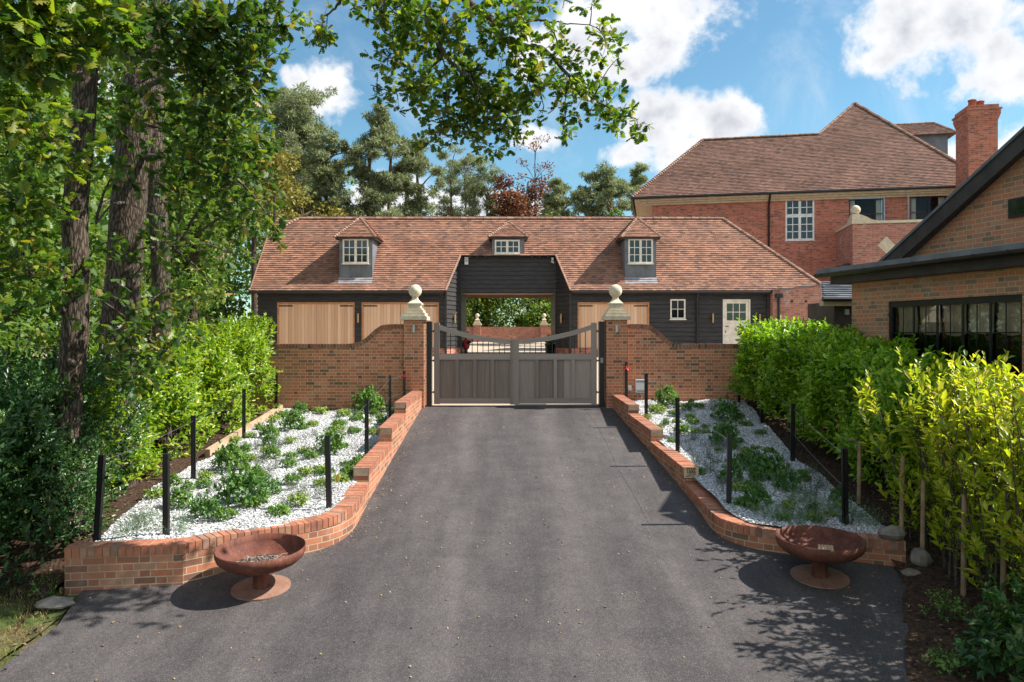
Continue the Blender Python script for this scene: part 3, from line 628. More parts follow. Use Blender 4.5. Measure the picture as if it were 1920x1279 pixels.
# rubble at the broken end of the right wall
def rock(name, c_, r, parent=None, seed=0):
    rs = random.Random(seed); mb = MB(); rows = []
    for i in range(7):
        th_ = math.pi*(i+.001)/6.002; rows.append([(c_[0]+r[0]*math.sin(th_)*math.cos(2*math.pi*k/9)*rs.uniform(.82, 1.12), c_[1]+r[1]*math.sin(th_)*math.sin(2*math.pi*k/9)*rs.uniform(.82, 1.12), c_[2]+r[2]*math.cos(th_)*rs.uniform(.85, 1.1)) for k in range(9)])
    mb.quadgrid(rows, True, smooth=False); return mb.build(name, M['rock'], parent)
tag(rock('rubble_stone', (4.33, 8.2, -.53), (.15, .11, .09), seed=3), 'rough grey stone resting on the end of the right low wall', 'stone')
tag(rock('rubble_stone', (4.60, 8.12, -.80), (.13, .12, .13), seed=5), 'brown rubble stone just past the end of the right low wall', 'stone')
tag(rock('rubble_stone', (4.38, 7.9, -.90), (.13, .10, .07), seed=9), 'lowest rubble stone at the broken foot of the right low wall', 'stone')
tag(rock('rubble_stone', (-4.55, 7.15, -.93), (.20, .14, .05), seed=11), 'flat pale stone slab on the soil by the left wall end', 'stone')

# plaque
sx, sy = 2.57, 10.80
sg = thing('stop_sign_plaque', 'small tan plaque reading STOP HERE on the right low wall', 'sign', (sx+.11, sy-.03, -.33))
mb = MB(); mb.obox((sx+.115, sy-.012, -.335), (.108, 0, 0), (0, .009, 0), (0, 0, .082)); mb.build('plate', M['sign'], sg)
def text(txt, loc, size, parent, name='lettering', mat='ink', rot=(R(90), 0, 0)):
    cu = bpy.data.curves.new('t', 'FONT'); cu.body = txt; cu.size = size; cu.align_x = 'CENTER'; cu.align_y = 'CENTER'; cu.extrude = .001; cu.offset = size*.02
    o = bpy.data.objects.new('t', cu); C.objects.link(o); bpy.context.view_layer.update()
    me = bpy.data.meshes.new_from_object(o.evaluated_get(bpy.context.evaluated_depsgraph_get())); C.objects.unlink(o); bpy.data.objects.remove(o)
    me.transform(Matrix.Translation(loc) @ Matrix.Rotation(rot[2], 4, 'Z') @ Matrix.Rotation(rot[0], 4, 'X')); me.materials.clear()
    return link(name, me, M[mat], parent)
for tx, dz, s_ in (('STOP', .050, .058), ('HERE', .005, .058), ('WAIT FOR', -.035, .026), ('GATES TO OPEN', -.058, .022)):
    text(tx, (sx+.115, sy-.0225, -.335+dz), s_, sg)

# ------------------------------------------------------------------ gate wall, pillars, gate
def profile_wall(name, label, pts, y0, th, zb, group=None):
    """pts: (x, ztop) left to right"""
    t_ = thing(name, label, 'wall', ((pts[0][0]+pts[-1][0])/2, y0, zb), group); b = MB(); c = MB(); ch = .105
    Ls = [0]
    for a, q in zip(pts, pts[1:]): Ls.append(Ls[-1]+math.hypot(q[0]-a[0], q[1]-a[1]))
    for (xa, za), (xb, zb_) in zip(pts, pts[1:]):
        A, B = za-ch*.97, zb_-ch*.97
        b.poly([(xa, y0, zb), (xb, y0, zb), (xb, y0, B), (xa, y0, A)]); b.poly([(xb, y0+th, zb), (xa, y0+th, zb), (xa, y0+th, A), (xb, y0+th, B)])
        b.poly([(xa, y0, A), (xb, y0, B), (xb, y0+th, B), (xa, y0+th, A)])
        A, B = za-.007, zb_-.007
        b.poly([(xa, y0+.004, zb+1), (xb, y0+.004, zb+1), (xb, y0+.004, B), (xa, y0+.004, A)], mi=1); b.poly([(xa, y0+.004, A), (xb, y0+.004, B), (xb, y0+th-.004, B), (xa, y0+th-.004, A)], mi=1)
        b.poly([(xb, y0+th-.004, zb+1), (xa, y0+th-.004, zb+1), (xa, y0+th-.004, A), (xb, y0+th-.004, B)], mi=1)
    for x, z, r in ((pts[0][0], pts[0][1], 1), (pts[-1][0], pts[-1][1], -1)):
        b.poly([(x, y0+th, zb), (x, y0, zb), (x, y0, z-.01), (x, y0+th, z-.01)][::r])
    s = .0; k = 0
    while s < Ls[-1]-.03:
        m_ = s+.034
        while k < len(pts)-2 and Ls[k+1] < m_: k += 1
        t = (m_-Ls[k])/(Ls[k+1]-Ls[k]); p = Vector((pts[k][0]+(pts[k+1][0]-pts[k][0])*t, 0, pts[k][1]+(pts[k+1][1]-pts[k][1])*t))
        d = Vector((pts[k+1][0]-pts[k][0], 0, pts[k+1][1]-pts[k][1])).normalized(); nn = Vector((-d.z, 0, d.x))
        cc = p-nn*(ch/2); cc.y = y0+th/2
        c.obox(cc, d*.0325, (0, th/2+.006+random.uniform(-.002, .003), 0), nn*(ch/2+random.uniform(-.001, .003))); s += .0752
    b.build('brickwork', [M['brick'], M['mortar']], t_); c.build('coping', M['coping_w'], t_); return t_
YW = 17.05
pp = lambda L: [((x-960)/F*YW, CZ-(y-HZ)/F*YW) for x, y in L]
pl = catmull(pp([(640,645),(660,644),(675,640),(690,630),(702,619),(714,611),(726,608.5),(740,608),(756,608)]), 4)
profile_wall('boundary_wall', 'brick boundary wall left of the gate with swept-up top', [(-9.5, pl[0][1]), (-7.0, pl[0][1])]+pl, YW, .225, -.3)
pr = catmull(pp([(1177,608),(1195,608),(1211,608.5),(1222,612),(1234,620),(1246,631),(1258,640),(1272,644.5),(1290,645)]), 4)
profile_wall('boundary_wall', 'brick boundary wall right of the gate with swept-up top', pr+[(7.4, pr[-1][1])], YW, .225, -.3)

def ball_cap(t_, x, y, z, s=1.0, parts=True):
    mb = MB(); 
    for wd, z0, z1 in ((.315, 0, .085), (.285, .088, .10), (.262, .10, .165), (.235, .168, .178), (.215, .178, .235), (.19, .238, .247), (.175, .247, .285), (.145, .285, .365), (.172, .367, .40)):
        wd *= s; mb.box(x-wd, x+wd, y-wd, y+wd, z+z0*s, z+z1*s)
    pr_ = [(.165, .40), (.12, .44), (.08, .485), (.062, .53), (.068, .56), (.085, .575)]
    mb.quadgrid([[(x+math.copysign(min(abs(r*1.35*math.cos(a)), r), math.cos(a))*s, y+math.copysign(min(abs(r*1.35*math.sin(a)), r), math.sin(a))*s, z+h*s) for a in [2*math.pi*(k+.5)/24 for k in range(24)]] for r, h in pr_], True, smooth=False)
    mb.build('cap_stone', M['stone'], t_)
    mb = MB(); mb.lathe([(.155*math.sin(math.pi*i/18)*s+1e-4, (.695-.155*math.cos(math.pi*i/18))*s) for i in range(19)], (x, y, z), 32); mb.build('ball_finial', M['stone'], t_)
for nm, x0, x1 in (('left', -2.54, -2.065), ('right', 2.216, 2.704)):
    t_ = thing('gate_pillar', f'brick gate pillar with stone ball finial, {nm} of the gate', 'pillar', ((x0+x1)/2, 17.1, 0), 'brick gate pillars with ball finials')
    mb = MB(); mb.box(x0, x1, 16.88, 17.36, -.3, 2.06); mb.build('shaft', M['brick'], t_)
    ball_cap(t_, (x0+x1)/2, 17.12, 2.062)
    xm = (x0+x1)/2+(.0 if nm == 'left' else -.02)
    l_ = thing('wall_light', f'small steel cylinder downlight on the {nm} gate pillar', 'light', (xm, 16.86, 1.86), 'downlights on the gate pillars')
    mb = MB(); mb.tube([(xm, 16.80, 1.77), (xm, 16.80, 1.94)], .032, 14); mb.build('tube', M['steel'], l_)
    mb = MB(); mb.box(xm-.015, xm+.015, 16.80, 16.88, 1.83, 1.87); mb.build('bracket', M['steel'], l_)
    # black steel gate post beside the pillar
    a, b_ = ((-2.03, -1.90) if nm == 'left' else (2.06, 2.19))
    p_ = thing('gate_post', f'black steel hinge post at the {nm} side of the gate', 'post', ((a+b_)/2, 17.15, 0), 'black gate hinge posts')
    mb = MB(); mb.box(a, b_, 17.02, 17.2, -.05, 2.03); mb.build('column', M['black'], p_)
    for z in (1.80, 1.10, .35):
        mb = MB(); xx = b_ if nm == 'left' else a; sg_ = 1 if nm == 'left' else -1
        mb.tube([(xx, 17.12, z), (xx+.09*sg_, 17.12, z)], .016, 8); mb.obox((xx+.05*sg_, 17.12, z), (.018, 0, 0), (0, .03, 0), (0, 0, .03)); mb.build('hinge', M['black'], p_)
kb = MB(); kb.box(2.09, 2.155, 17.0, 17.018, 1.05, 1.17); tag(kb.build('gate_sensor', M['rubber']), 'small grey box fixed on the right black gate post', 'sensor')

def gate_leaf(side):
    s = -1 if side == 'left' else 1
    xc = .06; xo = -1.90+.05 if s < 0 else 2.06-.05
    t_ = thing('gate_leaf', f'{side} leaf of the weathered grey wooden driveway gate with iron bars', 'gate', (xo, 17.12, 0), 'two leaves of the driveway gate')
    y0, y1 = 17.07, 17.15
    zt = lambda x: 1.61+(1.995-1.61)*((abs(x-xc)/abs(xo-xc))**1.85)
    def bx(name, x0, x1, z0, z1, mt, dy=0, dy1=0): 
        mb = MB(); mb.box(min(x0, x1), max(x0, x1), y0+dy, y1+dy1, z0, z1); mb.build(name, M[mt], t_)
    xi = xc+s*.005
    mb = MB(); mb.box(min(xo, xo-s*.13), max(xo, xo-s*.13), y0, y1, .07, 2.0); mb.build('hanging_stile', M['gatestile'], t_)
    mb = MB(); mb.box(*((xi-.035, xi+.10) if s > 0 else (xi-.10, xi-.002)), y0-(.022 if s > 0 else 0), y1-(.0 if s < 0 else .075), .06, 1.60); mb.build('meeting_stile', M['gatestile'], t_)
    a, b_ = xi+s*.10, xo-s*.13
    bx('bottom_rail', a, b_, .08, .21, 'gateframe', .004, -.004); bx('middle_rail', a, b_, 1.125, 1.265, 'gateframe', .004, -.004)
    mb = MB(); N = 22; T = .115
    for i in range(N):
        xa, xb = a+(b_-a)*i/N, a+(b_-a)*(i+1)/N
        if s < 0: xa, xb = xb, xa
        za, zb = zt(xa), zt(xb)
        za -= .0; zb -= .0
        for q in ([(xa, y0+.005, za-T), (xb, y0+.005, zb-T), (xb, y0+.005, zb), (xa, y0+.005, za)], [(xb, y1-.005, zb-T), (xa, y1-.005, za-T), (xa, y1-.005, za), (xb, y1-.005, zb)],
                  [(xa, y0+.005, za), (xb, y0+.005, zb), (xb, y1-.005, zb), (xa, y1-.005, za)], [(xa, y1-.005, za-T), (xb, y1-.005, zb-T), (xb, y0+.005, zb-T), (xa, y0+.005, za-T)]): mb.poly(q)
    mb.build('curved_top_rail', M['gateframe'], t_)
    W_ = (b_-a)
    for k in range(4):
        x0, x1 = a+W_*k/4, a+W_*(k+1)/4
        mb = MB(); mb.box(min(x0, x1), max(x0, x1), y0+.045, y0+.07, .205, 1.13); mb.build('panel', M['gate'], t_)
    for k in range(1, 4):
        x = a+W_*k/4; mb = MB(); mb.box(x-.042, x+.042, y0-.004, y0+.05, .212, 1.123); mb.build('muntin', M['gatestile'], t_)
    for k in range(1, 13):
        x = a+W_*k/13; mb = MB(); mb.tube([(x, y0+.04, 1.25), (x, y0+.04, zt(x)-T+.01)], .0095, 8); mb.build('iron_bar', M['black'], t_)
    return t_
gate_leaf('left'); gate_leaf('right')

# ------------------------------------------------------------------ roofs
def inpoly(x, y, P):
    r = False; j = len(P)-1
    for i in range(len(P)):
        if (P[i][1] > y) != (P[j][1] > y) and x < (P[j][0]-P[i][0])*(y-P[i][1])/(P[j][1]-P[i][1])+P[i][0]: r = not r
        j = i
    return r
def tiles(mb, O, U, S, poly, pitch=.108, wid=.165, lift=.030, under=True, jit=.005):
    """tiles on the plane O + u*U + s*S (S up the slope) inside poly in (u,s)"""
    O = Vector(O); U = Vector(U).normalized(); S = Vector(S).normalized(); Nn = U.cross(S)
    if Nn.z < 0: Nn = -Nn
    smin = min(p[1] for p in poly); smax = max(p[1] for p in poly); umin = min(p[0] for p in poly); umax = max(p[0] for p in poly)
    Mx = mb.M; r = 0; s = smin
    if under: mb.poly([O+U*a+S*b-Nn*.004 for a, b in poly])
    while s < smax-.01:
        # spans of the scanline
        xs_ = []; yy = s+pitch*.5
        for i in range(len(poly)):
            (x1, y1), (x2, y2) = poly[i], poly[(i+1) % len(poly)]
            if (y1 > yy) != (y2 > yy): xs_.append(x1+(yy-y1)*(x2-x1)/(y2-y1))
        xs_.sort()
        for a, b in zip(xs_[::2], xs_[1::2]):
            u = math.floor(a/wid)*wid+(wid/2 if r % 2 else 0)-wid
            while u < b:
                u0, u1 = max(u+.002, a), min(u+wid-.002, b)
                if u1-u0 > .01:
                    j0 = lift+random.uniform(-jit, jit); j1 = j0+random.uniform(-jit*.5, jit*.5); i0 = len(mb.v)
                    ds = random.uniform(-.004, .004)
                    pts = [O+U*u0+S*(s+ds)+Nn*(j0-.029), O+U*u1+S*(s+ds)+Nn*(j1-.029), O+U*u0+S*(s+ds)+Nn*j0, O+U*u1+S*(s+ds)+Nn*j1, O+U*u1+S*(s+pitch+.01)+Nn*.003, O+U*u0+S*(s+pitch+.01)+Nn*.003]
                    mb.v += [mb._T(p) for p in pts]; mb.f += [(i0, i0+1, i0+3, i0+2), (i0+2, i0+3, i0+4, i0+5)]; mb.uv += [(0, 0)]*8; mb.mi += [0, 0]; mb.sm += [False, False]
                u += wid
        s += pitch; r += 1
def plane_tiles(mb, pts3, **kw):
    """pts3: polygon; first edge is the eave (horizontal)"""
    P = [Vector(p) for p in pts3]; U = (P[1]-P[0]).normalized()
    n = None
    for q in P[2:]:
        c_ = U.cross(q-P[0])
        if c_.length > 1e-4: n = c_.normalized(); break
    if n.z < 0: n = -n
    S = n.cross(U); 
    if S.z < 0: S = -S
    tiles(mb, P[0], U, S, [((p-P[0]).dot(U), (p-P[0]).dot(S)) for p in P], **kw)
def ridge(mb, a, b, seg=.3, r=.10, taper=.85, n=6, lift=0.0):
    a = Vector(a); b = Vector(b); L = (b-a).length; d = (b-a)/L; k = max(1, int(L/seg)); seg = L/k
    side = d.cross(Vector((0, 0, 1))); side = side.normalized() if side.length > .01 else Vector((1, 0, 0)); up = side.cross(d).normalized()
    for i in range(k):
        p = a+d*seg*i+up*lift; q = a+d*(seg*(i+1)+seg*.12)+up*lift; jr = r*random.uniform(.96, 1.05)
        rows = [[c_+side*math.cos(math.pi*t/n)*rr+up*(math.sin(math.pi*t/n)*rr-.02) for t in range(n+1)] for c_, rr in ((p, jr), (q, jr*taper))]
        mb.quadgrid(rows, smooth=False)
        i0 = len(mb.v)-2*(n+1); mb.f.append(tuple(range(i0, i0+n+1))); mb.uv += [(0, 0)]*(n+1); mb.mi.append(0); mb.sm.append(False)
def boards(mb, p0, p1, z0, z1, pitch=.165, out=.032, top=None):
    """weatherboards on a vertical wall from p0 to p1 (x,y), outward normal to the right of p0->p1 (towards -y for +x)"""
    a = Vector((p0[0], p0[1], 0)); b = Vector((p1[0], p1[1], 0)); d = (b-a).normalized(); nn = Vector((d.y, -d.x, 0)); L = (b-a).length
    z = math.floor(z0/pitch)*pitch
    while z < z1:
        za, zb = max(z, z0), min(z+pitch, z1)
        if zb-za > .004:
            s0 = 0; s1 = L
            if top:    # top(s): wall height limit along s ; clip roughly
                ss = [L*k/24 for k in range(25)]; ok = [q for q in ss if top(q) > za+.02]
                if not ok: z += pitch; continue
                s0, s1 = min(ok), max(ok)
            A, B = a+d*s0, a+d*s1; o = out
            f0 = 1-(za-z)/pitch; f1 = 1-(zb-z)/pitch
            lo0, lo1 = A+nn*(o*f0), B+nn*(o*f0); hi0, hi1 = A+nn*(o*f1+.001), B+nn*(o*f1+.001)
            mb.poly([(lo0.x, lo0.y, za), (lo1.x, lo1.y, za), (hi1.x, hi1.y, zb), (hi0.x, hi0.y, zb)])
            mb.poly([(A.x, A.y, za), (B.x, B.y, za), (lo1.x, lo1.y, za), (lo0.x, lo0.y, za)])
        z += pitch
def window(parent, x0, x1, y, z0, z1, lights=2, cols=2, rows=3, mat='white', fw=.05, bar=.022, M_=None, name='window', sill=True, glass='glass', deep=.03):
    mb = MB(M_); 
    mb.box(x0, x1, y-.012, y+.05, z1-fw, z1); mb.box(x0, x1, y-.012, y+.05, z0, z0+fw); mb.box(x0, x0+fw, y-.012, y+.05, z0+fw, z1-fw); mb.box(x1-fw, x1, y-.012, y+.05, z0+fw, z1-fw)
    lw = (x1-x0-2*fw)/lights
    for k in range(1, lights):
        x = x0+fw+lw*k; mb.box(x-fw*.8, x+fw*.8, y-.009, y+.05, z0+fw, z1-fw)
    for k in range(lights):
        a = x0+fw+lw*k; b = a+lw
        if k > 0: a += fw*.8
        if k < lights-1: b -= fw*.8
        for i in range(1, cols): x = a+(b-a)*i/cols; mb.box(x-bar/2, x+bar/2, y+.006, y+.045, z0+fw, z1-fw)
        for i in range(1, rows):
            z = z0+fw+(z1-z0-2*fw)*i/rows; mb.box(a, b, y+.004, y+.043, z-bar/2, z+bar/2)
    if sill: mb.box(x0-.03, x1+.03, y-.05, y+.02, z0-.04, z0-.002)
    f = mb.build(name, M[mat], parent)
    mg = MB(M_); mg.poly([(x0+.01, y+deep, z0+.01), (x1-.01, y+deep, z0+.01), (x1-.01, y+deep, z1-.01), (x0+.01, y+deep, z1-.01)]); mg.build('pane', M[glass], f)
    return f

# ------------------------------------------------------------------ barn
K = 1.17; RZ0 = 3.29; RY = 28.58; RTOP = RZ0+K*(RY-26)
roofz = lambda y: RZ0+K*(y-26)
barn = thing('coach_house', 'long black weatherboarded coach house with clay tiled roof behind the gate', 'coach house', (1, 28.7, .9))
mb = MB(); P3 = lambda x, y: (x, y, roofz(y))
# front slope as one polygon (plan): eave left part, notch, eave right part
sl = math.sqrt(1+K*K)
def barnpoly(pl): return [(x+9.45, (y-26)*sl) for x, y in pl]
O = (-9.45, 26, RZ0); U = (1, 0, 0); S = (0, 1, K)
tiles(mb, O, U, S, barnpoly([(-9.45, 26), (-2.41, 26), (-1.96, 27.2), (-1.96, 27.2), (1.67, 27.2), (2.13, 26), (11.5, 26), (8.35, RY), (-8.44, RY), (-9.45, 27.96)]))
plane_tiles(mb, [(11.5, 31.4, RZ0), (-9.45, 31.4, RZ0), (-9.45, 29.44, roofz(27.96)), (-8.44, RY, RTOP), (8.35, RY, RTOP)], wid=.4)
plane_tiles(mb, [(11.5, 26, RZ0), (11.5, 31.4, RZ0), (8.35, RY, RTOP)])
plane_tiles(mb, [(-9.45, 27.96, roofz(27.96)), (-9.45, 29.44, roofz(27.96)), (-8.44, RY, RTOP)])
roof = mb.build('roof', M['tile'], barn)
mb = MB(); ridge(mb, (-8.44, RY, RTOP), (8.35, RY, RTOP), .30, .09); ridge(mb, (11.5, 26, RZ0), (8.35, RY, RTOP), .12, .10, .72); ridge(mb, (-9.45, 27.96, roofz(27.96)), (-8.44, RY, RTOP), .12, .10, .72)
mb.build('ridge_tile', M['ridge'], roof)
# verge strips along the cut in the roof
for xa, xb in ((-2.41, -1.96), (2.13, 1.67)):
    mb = MB(); a = Vector((xa, 26, RZ0)); b_ = Vector((xb, 27.2, roofz(27.2))); s_ = 1 if xa < 0 else -1
    d = (b_-a).normalized(); mb.obox((a+b_)/2+Vector((s_*.015, 0, .012)), d*((b_-a).length/2), Vector((.028, 0, 0)), d.cross(Vector((1, 0, 0))).normalized()*.035); mb.build('verge', M['ridge'], roof)
mb = MB(); mb.obox((-9.46, 26.98, roofz(26.98)), Vector((0, .98, .98*K)), (.02, 0, 0), (0, -.02, .02)); mb.build('verge', M['ridge'], roof)
# gutter
for xa, xb in ((-9.5, -2.45), (2.17, 9.6)):
    mb = MB(); mb.tube([(xa, 25.96, RZ0-.06), (xb, 25.96, RZ0-.06)], .05, 8); mb.build('gutter', M['black'], barn)
# walls of boards
YF = 26.22; FL = .9
bd = MB()
def wallrect(x0, x1, z0, z1, y=YF): boards(bd, (x0, y), (x1, y), z0, z1)
G1 = (-8.54, -5.73); G2 = (-5.47, -2.66); G3 = (2.39, 4.99); GT = 2.876
wallrect(-9.25, G1[0], FL+.3, GT); wallrect(G1[1], G2[0], FL+.3, GT); wallrect(G2[1], -2.41, FL+.3, GT); wallrect(-9.25, -2.41, GT, 3.3)
WX = (5.76, 6.31); WZ = (2.27, 2.99); DX = (7.67, 8.67); DZ = 2.985
wallrect(2.13, G3[0], FL+.3, 2.99); wallrect(2.13, 9.3, 2.99, 3.3); wallrect(G3[0], G3[1], GT, 2.99)
wallrect(G3[1], WX[0], FL+.3, 2.99); wallrect(WX[0], WX[1], FL+.3, WZ[0]); wallrect(WX[1], DX[0], FL+.3, 2.99); wallrect(DX[1], 9.3, FL+.3, 2.99)
# splayed returns and the face over the arch
tl = lambda L, y0=26.22, y1=27.42: (lambda q: roofz(y0+(y1-y0)*q/L)-.02)
La = math.hypot(.45, 1.2)
boards(bd, (-2.41, 26.22), (-1.96, 27.42), FL+.3, 4.7, top=lambda q: roofz(26.22+1.2*q/La)-.06)
boards(bd, (1.67, 27.42), (2.13, 26.22), FL+.3, 4.7, top=lambda q: roofz(27.42-1.2*q/La)-.06)
boards(bd, (-1.96, 27.42), (1.67, 27.42), 3.30, 4.74)
# passage sides and back walls, end walls
boards(bd, (-9.25, 31.2), (-9.25, 26.22), FL, 3.3); boards(bd, (9.3, 26.22), (9.3, 27.0), FL, 3.3)
wal = bd.build('boarded_wall', M['boards'], barn)
mb = MB()
mb.poly([(-9.25, 27.2, 3.3), (-9.25, 30.2, 3.3), (-9.25, 28.7, 5.4)])
mb.poly([(-2.41, 26.24, 3.2), (-1.97, 27.43, 4.65), (-1.97, 27.43, 3.2)]); mb.poly([(2.13, 26.24, 3.2), (1.68, 27.43, 3.2), (1.68, 27.43, 4.65)])
mb.box(-2.44, -2.37, 26.15, 26.24, FL, 3.26); mb.box(2.09, 2.16, 26.15, 26.24, FL, 3.26); mb.box(-2.0, -1.93, 27.38, 27.45, FL, 4.66); mb.box(1.64, 1.71, 27.38, 27.45, FL, 4.66)
mb.box(9.26, 9.36, 26.12, 26.3, FL, 3.24)
mb.build('corner_post', M['boards'], barn)
# passage interior
mb = MB()
mb.poly([(-1.99, 27.4, FL), (-1.99, 31.3, FL), (-1.99, 31.3, 3.45), (-1.99, 27.4, 3.45)]); mb.poly([(1.69, 31.3, FL), (1.69, 27.4, FL), (1.69, 27.4, 3.45), (1.69, 31.3, 3.45)])
mb.box(-9.2, -1.995, 31.2, 31.3, FL, 3.3); mb.box(1.695, 11.3, 31.2, 31.3, FL, 3.3); mb.box(-2.0, 1.7, 31.2, 31.3, 3.42, 3.55)
mb.box(11.2, 11.3, 26.3, 31.2, FL, 3.3)
mb.build('passage_wall', M['darkwood'], barn)
mb = MB(); mb.poly([(-1.99, 27.42, 3.28), (-1.99, 31.25, 3.42), (1.69, 31.25, 3.42), (1.69, 27.42, 3.28)]); mb.build('passage_ceiling', M['soffit'], barn)
mb = MB(); mb.box(-9.22, -2.42, YF-.01, YF+.1, FL-.1, FL+.3); mb.box(2.14, DX[0], YF-.01, YF+.1, FL-.1, FL+.3); mb.box(DX[1], 9.3, YF-.01, YF+.1, FL-.1, FL+.3)
for a, b_ in (((-2.42, 26.2), (-1.95, 27.4)), ((1.66, 27.4), (2.14, 26.2))):
    mb.poly([(*a, FL-.1), (*b_, FL-.1), (*b_, FL+.31), (*a, FL+.31)])
mb.build('brick_plinth', M['brick_red'], barn)
for i, (a, b_) in enumerate((G1, G2, G3)):
    f = MB(); f.box(a-.0, a+.045, YF-.03, YF+.12, FL, GT); f.box(b_-.045, b_, YF-.03, YF+.12, FL, GT); f.box(a+.045, b_-.045, YF-.03, YF+.12, GT-.05, GT)
    fr = f.build('garage_door', M['oakframe'], barn)
    mid = (a+b_)/2
    for x0, x1 in ((a+.047, mid-.006), (mid+.006, b_-.047)):
        d = MB(); d.box(x0, x1, YF+.03, YF+.07, FL+.02, GT-.055); d.build('door_leaf', M['oak'], fr)
        hx0, hx1 = (x0-.02, x0+.5) if x0 < mid-.3 and x0 == a+.047 else (x1-.5, x1+.02)
        for z in (GT-.13, FL+.3): h = MB(); h.box(hx0, hx1, YF+.012, YF+.029, z-.02, z+.02); h.build('strap_hinge', M['black'], fr)
window(barn, WX[0], WX[1], YF-.02, WZ[0], WZ[1], 1, 2, 2)
# stable door
d = MB(); d.box(DX[0], DX[0]+.06, YF-.03, YF+.08, FL, DZ); d.box(DX[1]-.06, DX[1], YF-.03, YF+.08, FL, DZ); d.box(DX[0]+.06, DX[1]-.06, YF-.03, YF+.08, DZ-.06, DZ)
do = d.build('stable_door', M['white'], barn); d = MB(); a, b_ = DX[0]+.062, DX[1]-.062
d.box(a, b_, YF+.0, YF+.045, FL+.02, 2.10); d.box(a, a+.09, YF+.0, YF+.045, 2.104, DZ-.063); d.box(b_-.09, b_, YF+.0, YF+.045, 2.104, DZ-.063); d.box(a+.09, b_-.09, YF+.0, YF+.045, DZ-.15, DZ-.063); d.box(a+.09, b_-.09, YF+.0, YF+.045, 2.104, 2.22)
for k in (1, 2): x = a+.09+(b_-a-.18)*k/3; d.box(x-.012, x+.012, YF+.006, YF+.04, 2.22, DZ-.15)
d.box(a+.09, b_-.09, YF+.008, YF+.038, 2.51, 2.535); d.build('door_leaf', M['white'], do)
d = MB(); d.poly([(a+.08, YF+.03, 2.2), (b_-.08, YF+.03, 2.2), (b_-.08, YF+.03, DZ-.14), (a+.08, YF+.03, DZ-.14)]); d.build('pane', M['glass'], do)
d = MB(); d.tube([(a+.05, YF-.03, 2.0), (a+.15, YF-.03, 2.0)], .011, 8); d.tube([(a+.05, YF+.0, 2.0), (a+.05, YF-.035, 2.0)], .016, 8); d.box(a+.03, a+.06, YF-.012, YF, 1.78, 1.84); d.build('handle', M['black'], do)
mb = MB(); mb.tube([(6.72, 25.97, 3.2), (6.72, 26.1, 3.05), (6.72, 26.13, 2.9), (6.72, 26.13, FL)], .038, 10); mb.tube([(6.72, 26.13, 2.66), (6.72, 26.13, 2.72)], .05, 10); mb.build('downpipe', M['black'], barn)
# dormers
def dormer(x0, x1, yf, zf, ze, wx0, wx1, wz0, wz1, rows, zap, yap, over, skip_apron=False):
    xc = (x0+x1)/2
    d = MB()
    yb = 26+(ze-RZ0)/K
    # cheeks and front in lead
    d.poly([(x0, yf, zf), (x1, yf, zf), (x1, yf, ze), (x0, yf, ze)])
    d.poly([(x0, yf, zf), (x0, yf, ze), (x0, yb+.1, ze)]); d.poly([(x1, yf, ze), (x1, yf, zf), (x1, yb+.1, ze)])
    for k in range(1, 3):
        x = x0+(x1-x0)*k/3; d.box(x-.008, x+.008, yf-.012, yf, zf, wz0-.05)
    d.box(x0-.012, x0+.02, yf-.012, yf+.01, zf, ze); d.box(x1-.02, x1+.012, yf-.012, yf+.01, zf, ze)
    dm = d.build('dormer', M['lead'], barn)
    window(dm, wx0, wx1, yf-.045, wz0, wz1, 2, 2, rows, fw=.055, bar=.026)
    r = MB(); xa, xb, ya = x0-over, x1+over, yf-over*.9; zb_ = ze-.03
    yS = 26+(zb_-RZ0)/K; yR = 26+(zap-RZ0)/K
    plane_tiles(r, [(xa, ya, zb_), (xb, ya, zb_), (xc, yap, zap)], pitch=.095, wid=.15)
    plane_tiles(r, [(xb, ya, zb_), (xb, yS, zb_), (xc, yR, zap), (xc, yap, zap)], pitch=.095, wid=.15)
    plane_tiles(r, [(xa, yS, zb_), (xa, ya, zb_), (xc, yap, zap), (xc, yR, zap)], pitch=.095, wid=.15)
    rf = r.build('dormer_roof', M['tile'], dm)
    r = MB(); ridge(r, (xa, ya, zb_), (xc, yap, zap), .10, .075, .70); ridge(r, (xb, ya, zb_), (xc, yap, zap), .10, .075, .70); ridge(r, (xc, yap, zap), (xc, yR, zap), .2, .08)
    r.build('bonnet_tile', M['ridge'], dm)
    r = MB(); r.box(xa+.03, xb-.03, ya+.02, yS, zb_-.07, zb_-.015); r.build('eaves_board', M['darkwood'], dm)
    if not skip_apron:
        r = MB(); y_ = yf-.10; r.poly([(x0-.03, yf-.22, roofz(yf-.22)+.03), (x1+.03, yf-.22, roofz(yf-.22)+.03), (x1+.03, yf, zf+.03), (x0-.03, yf, zf+.03)]); r.build('lead_apron', M['leadlt'], dm)
yd = 26.42; zd = roofz(yd)
dormer(-6.32, -5.13, yd, zd, 5.30, -6.2, -5.26, 4.31, 5.21, 3, 6.12, 27.15, .17)
dormer(4.15, 5.28, yd, zd, 5.30, 4.26, 5.16, 4.31, 5.21, 3, 6.12, 27.15, .17)
dormer(-.74, .46, 27.24, roofz(27.24)-.05, 5.42, -.65, .29, 4.76, 5.28, 2, 6.08, 27.9, .15, True)
for x in (-1.6, -1.3, -1.0, .75, 1.05, 1.35): mb = MB(); mb.box(x-.03, x+.03, 27.25, 27.42, 4.62, 4.70); mb.build('rafter_foot', M['darkwood'], barn)
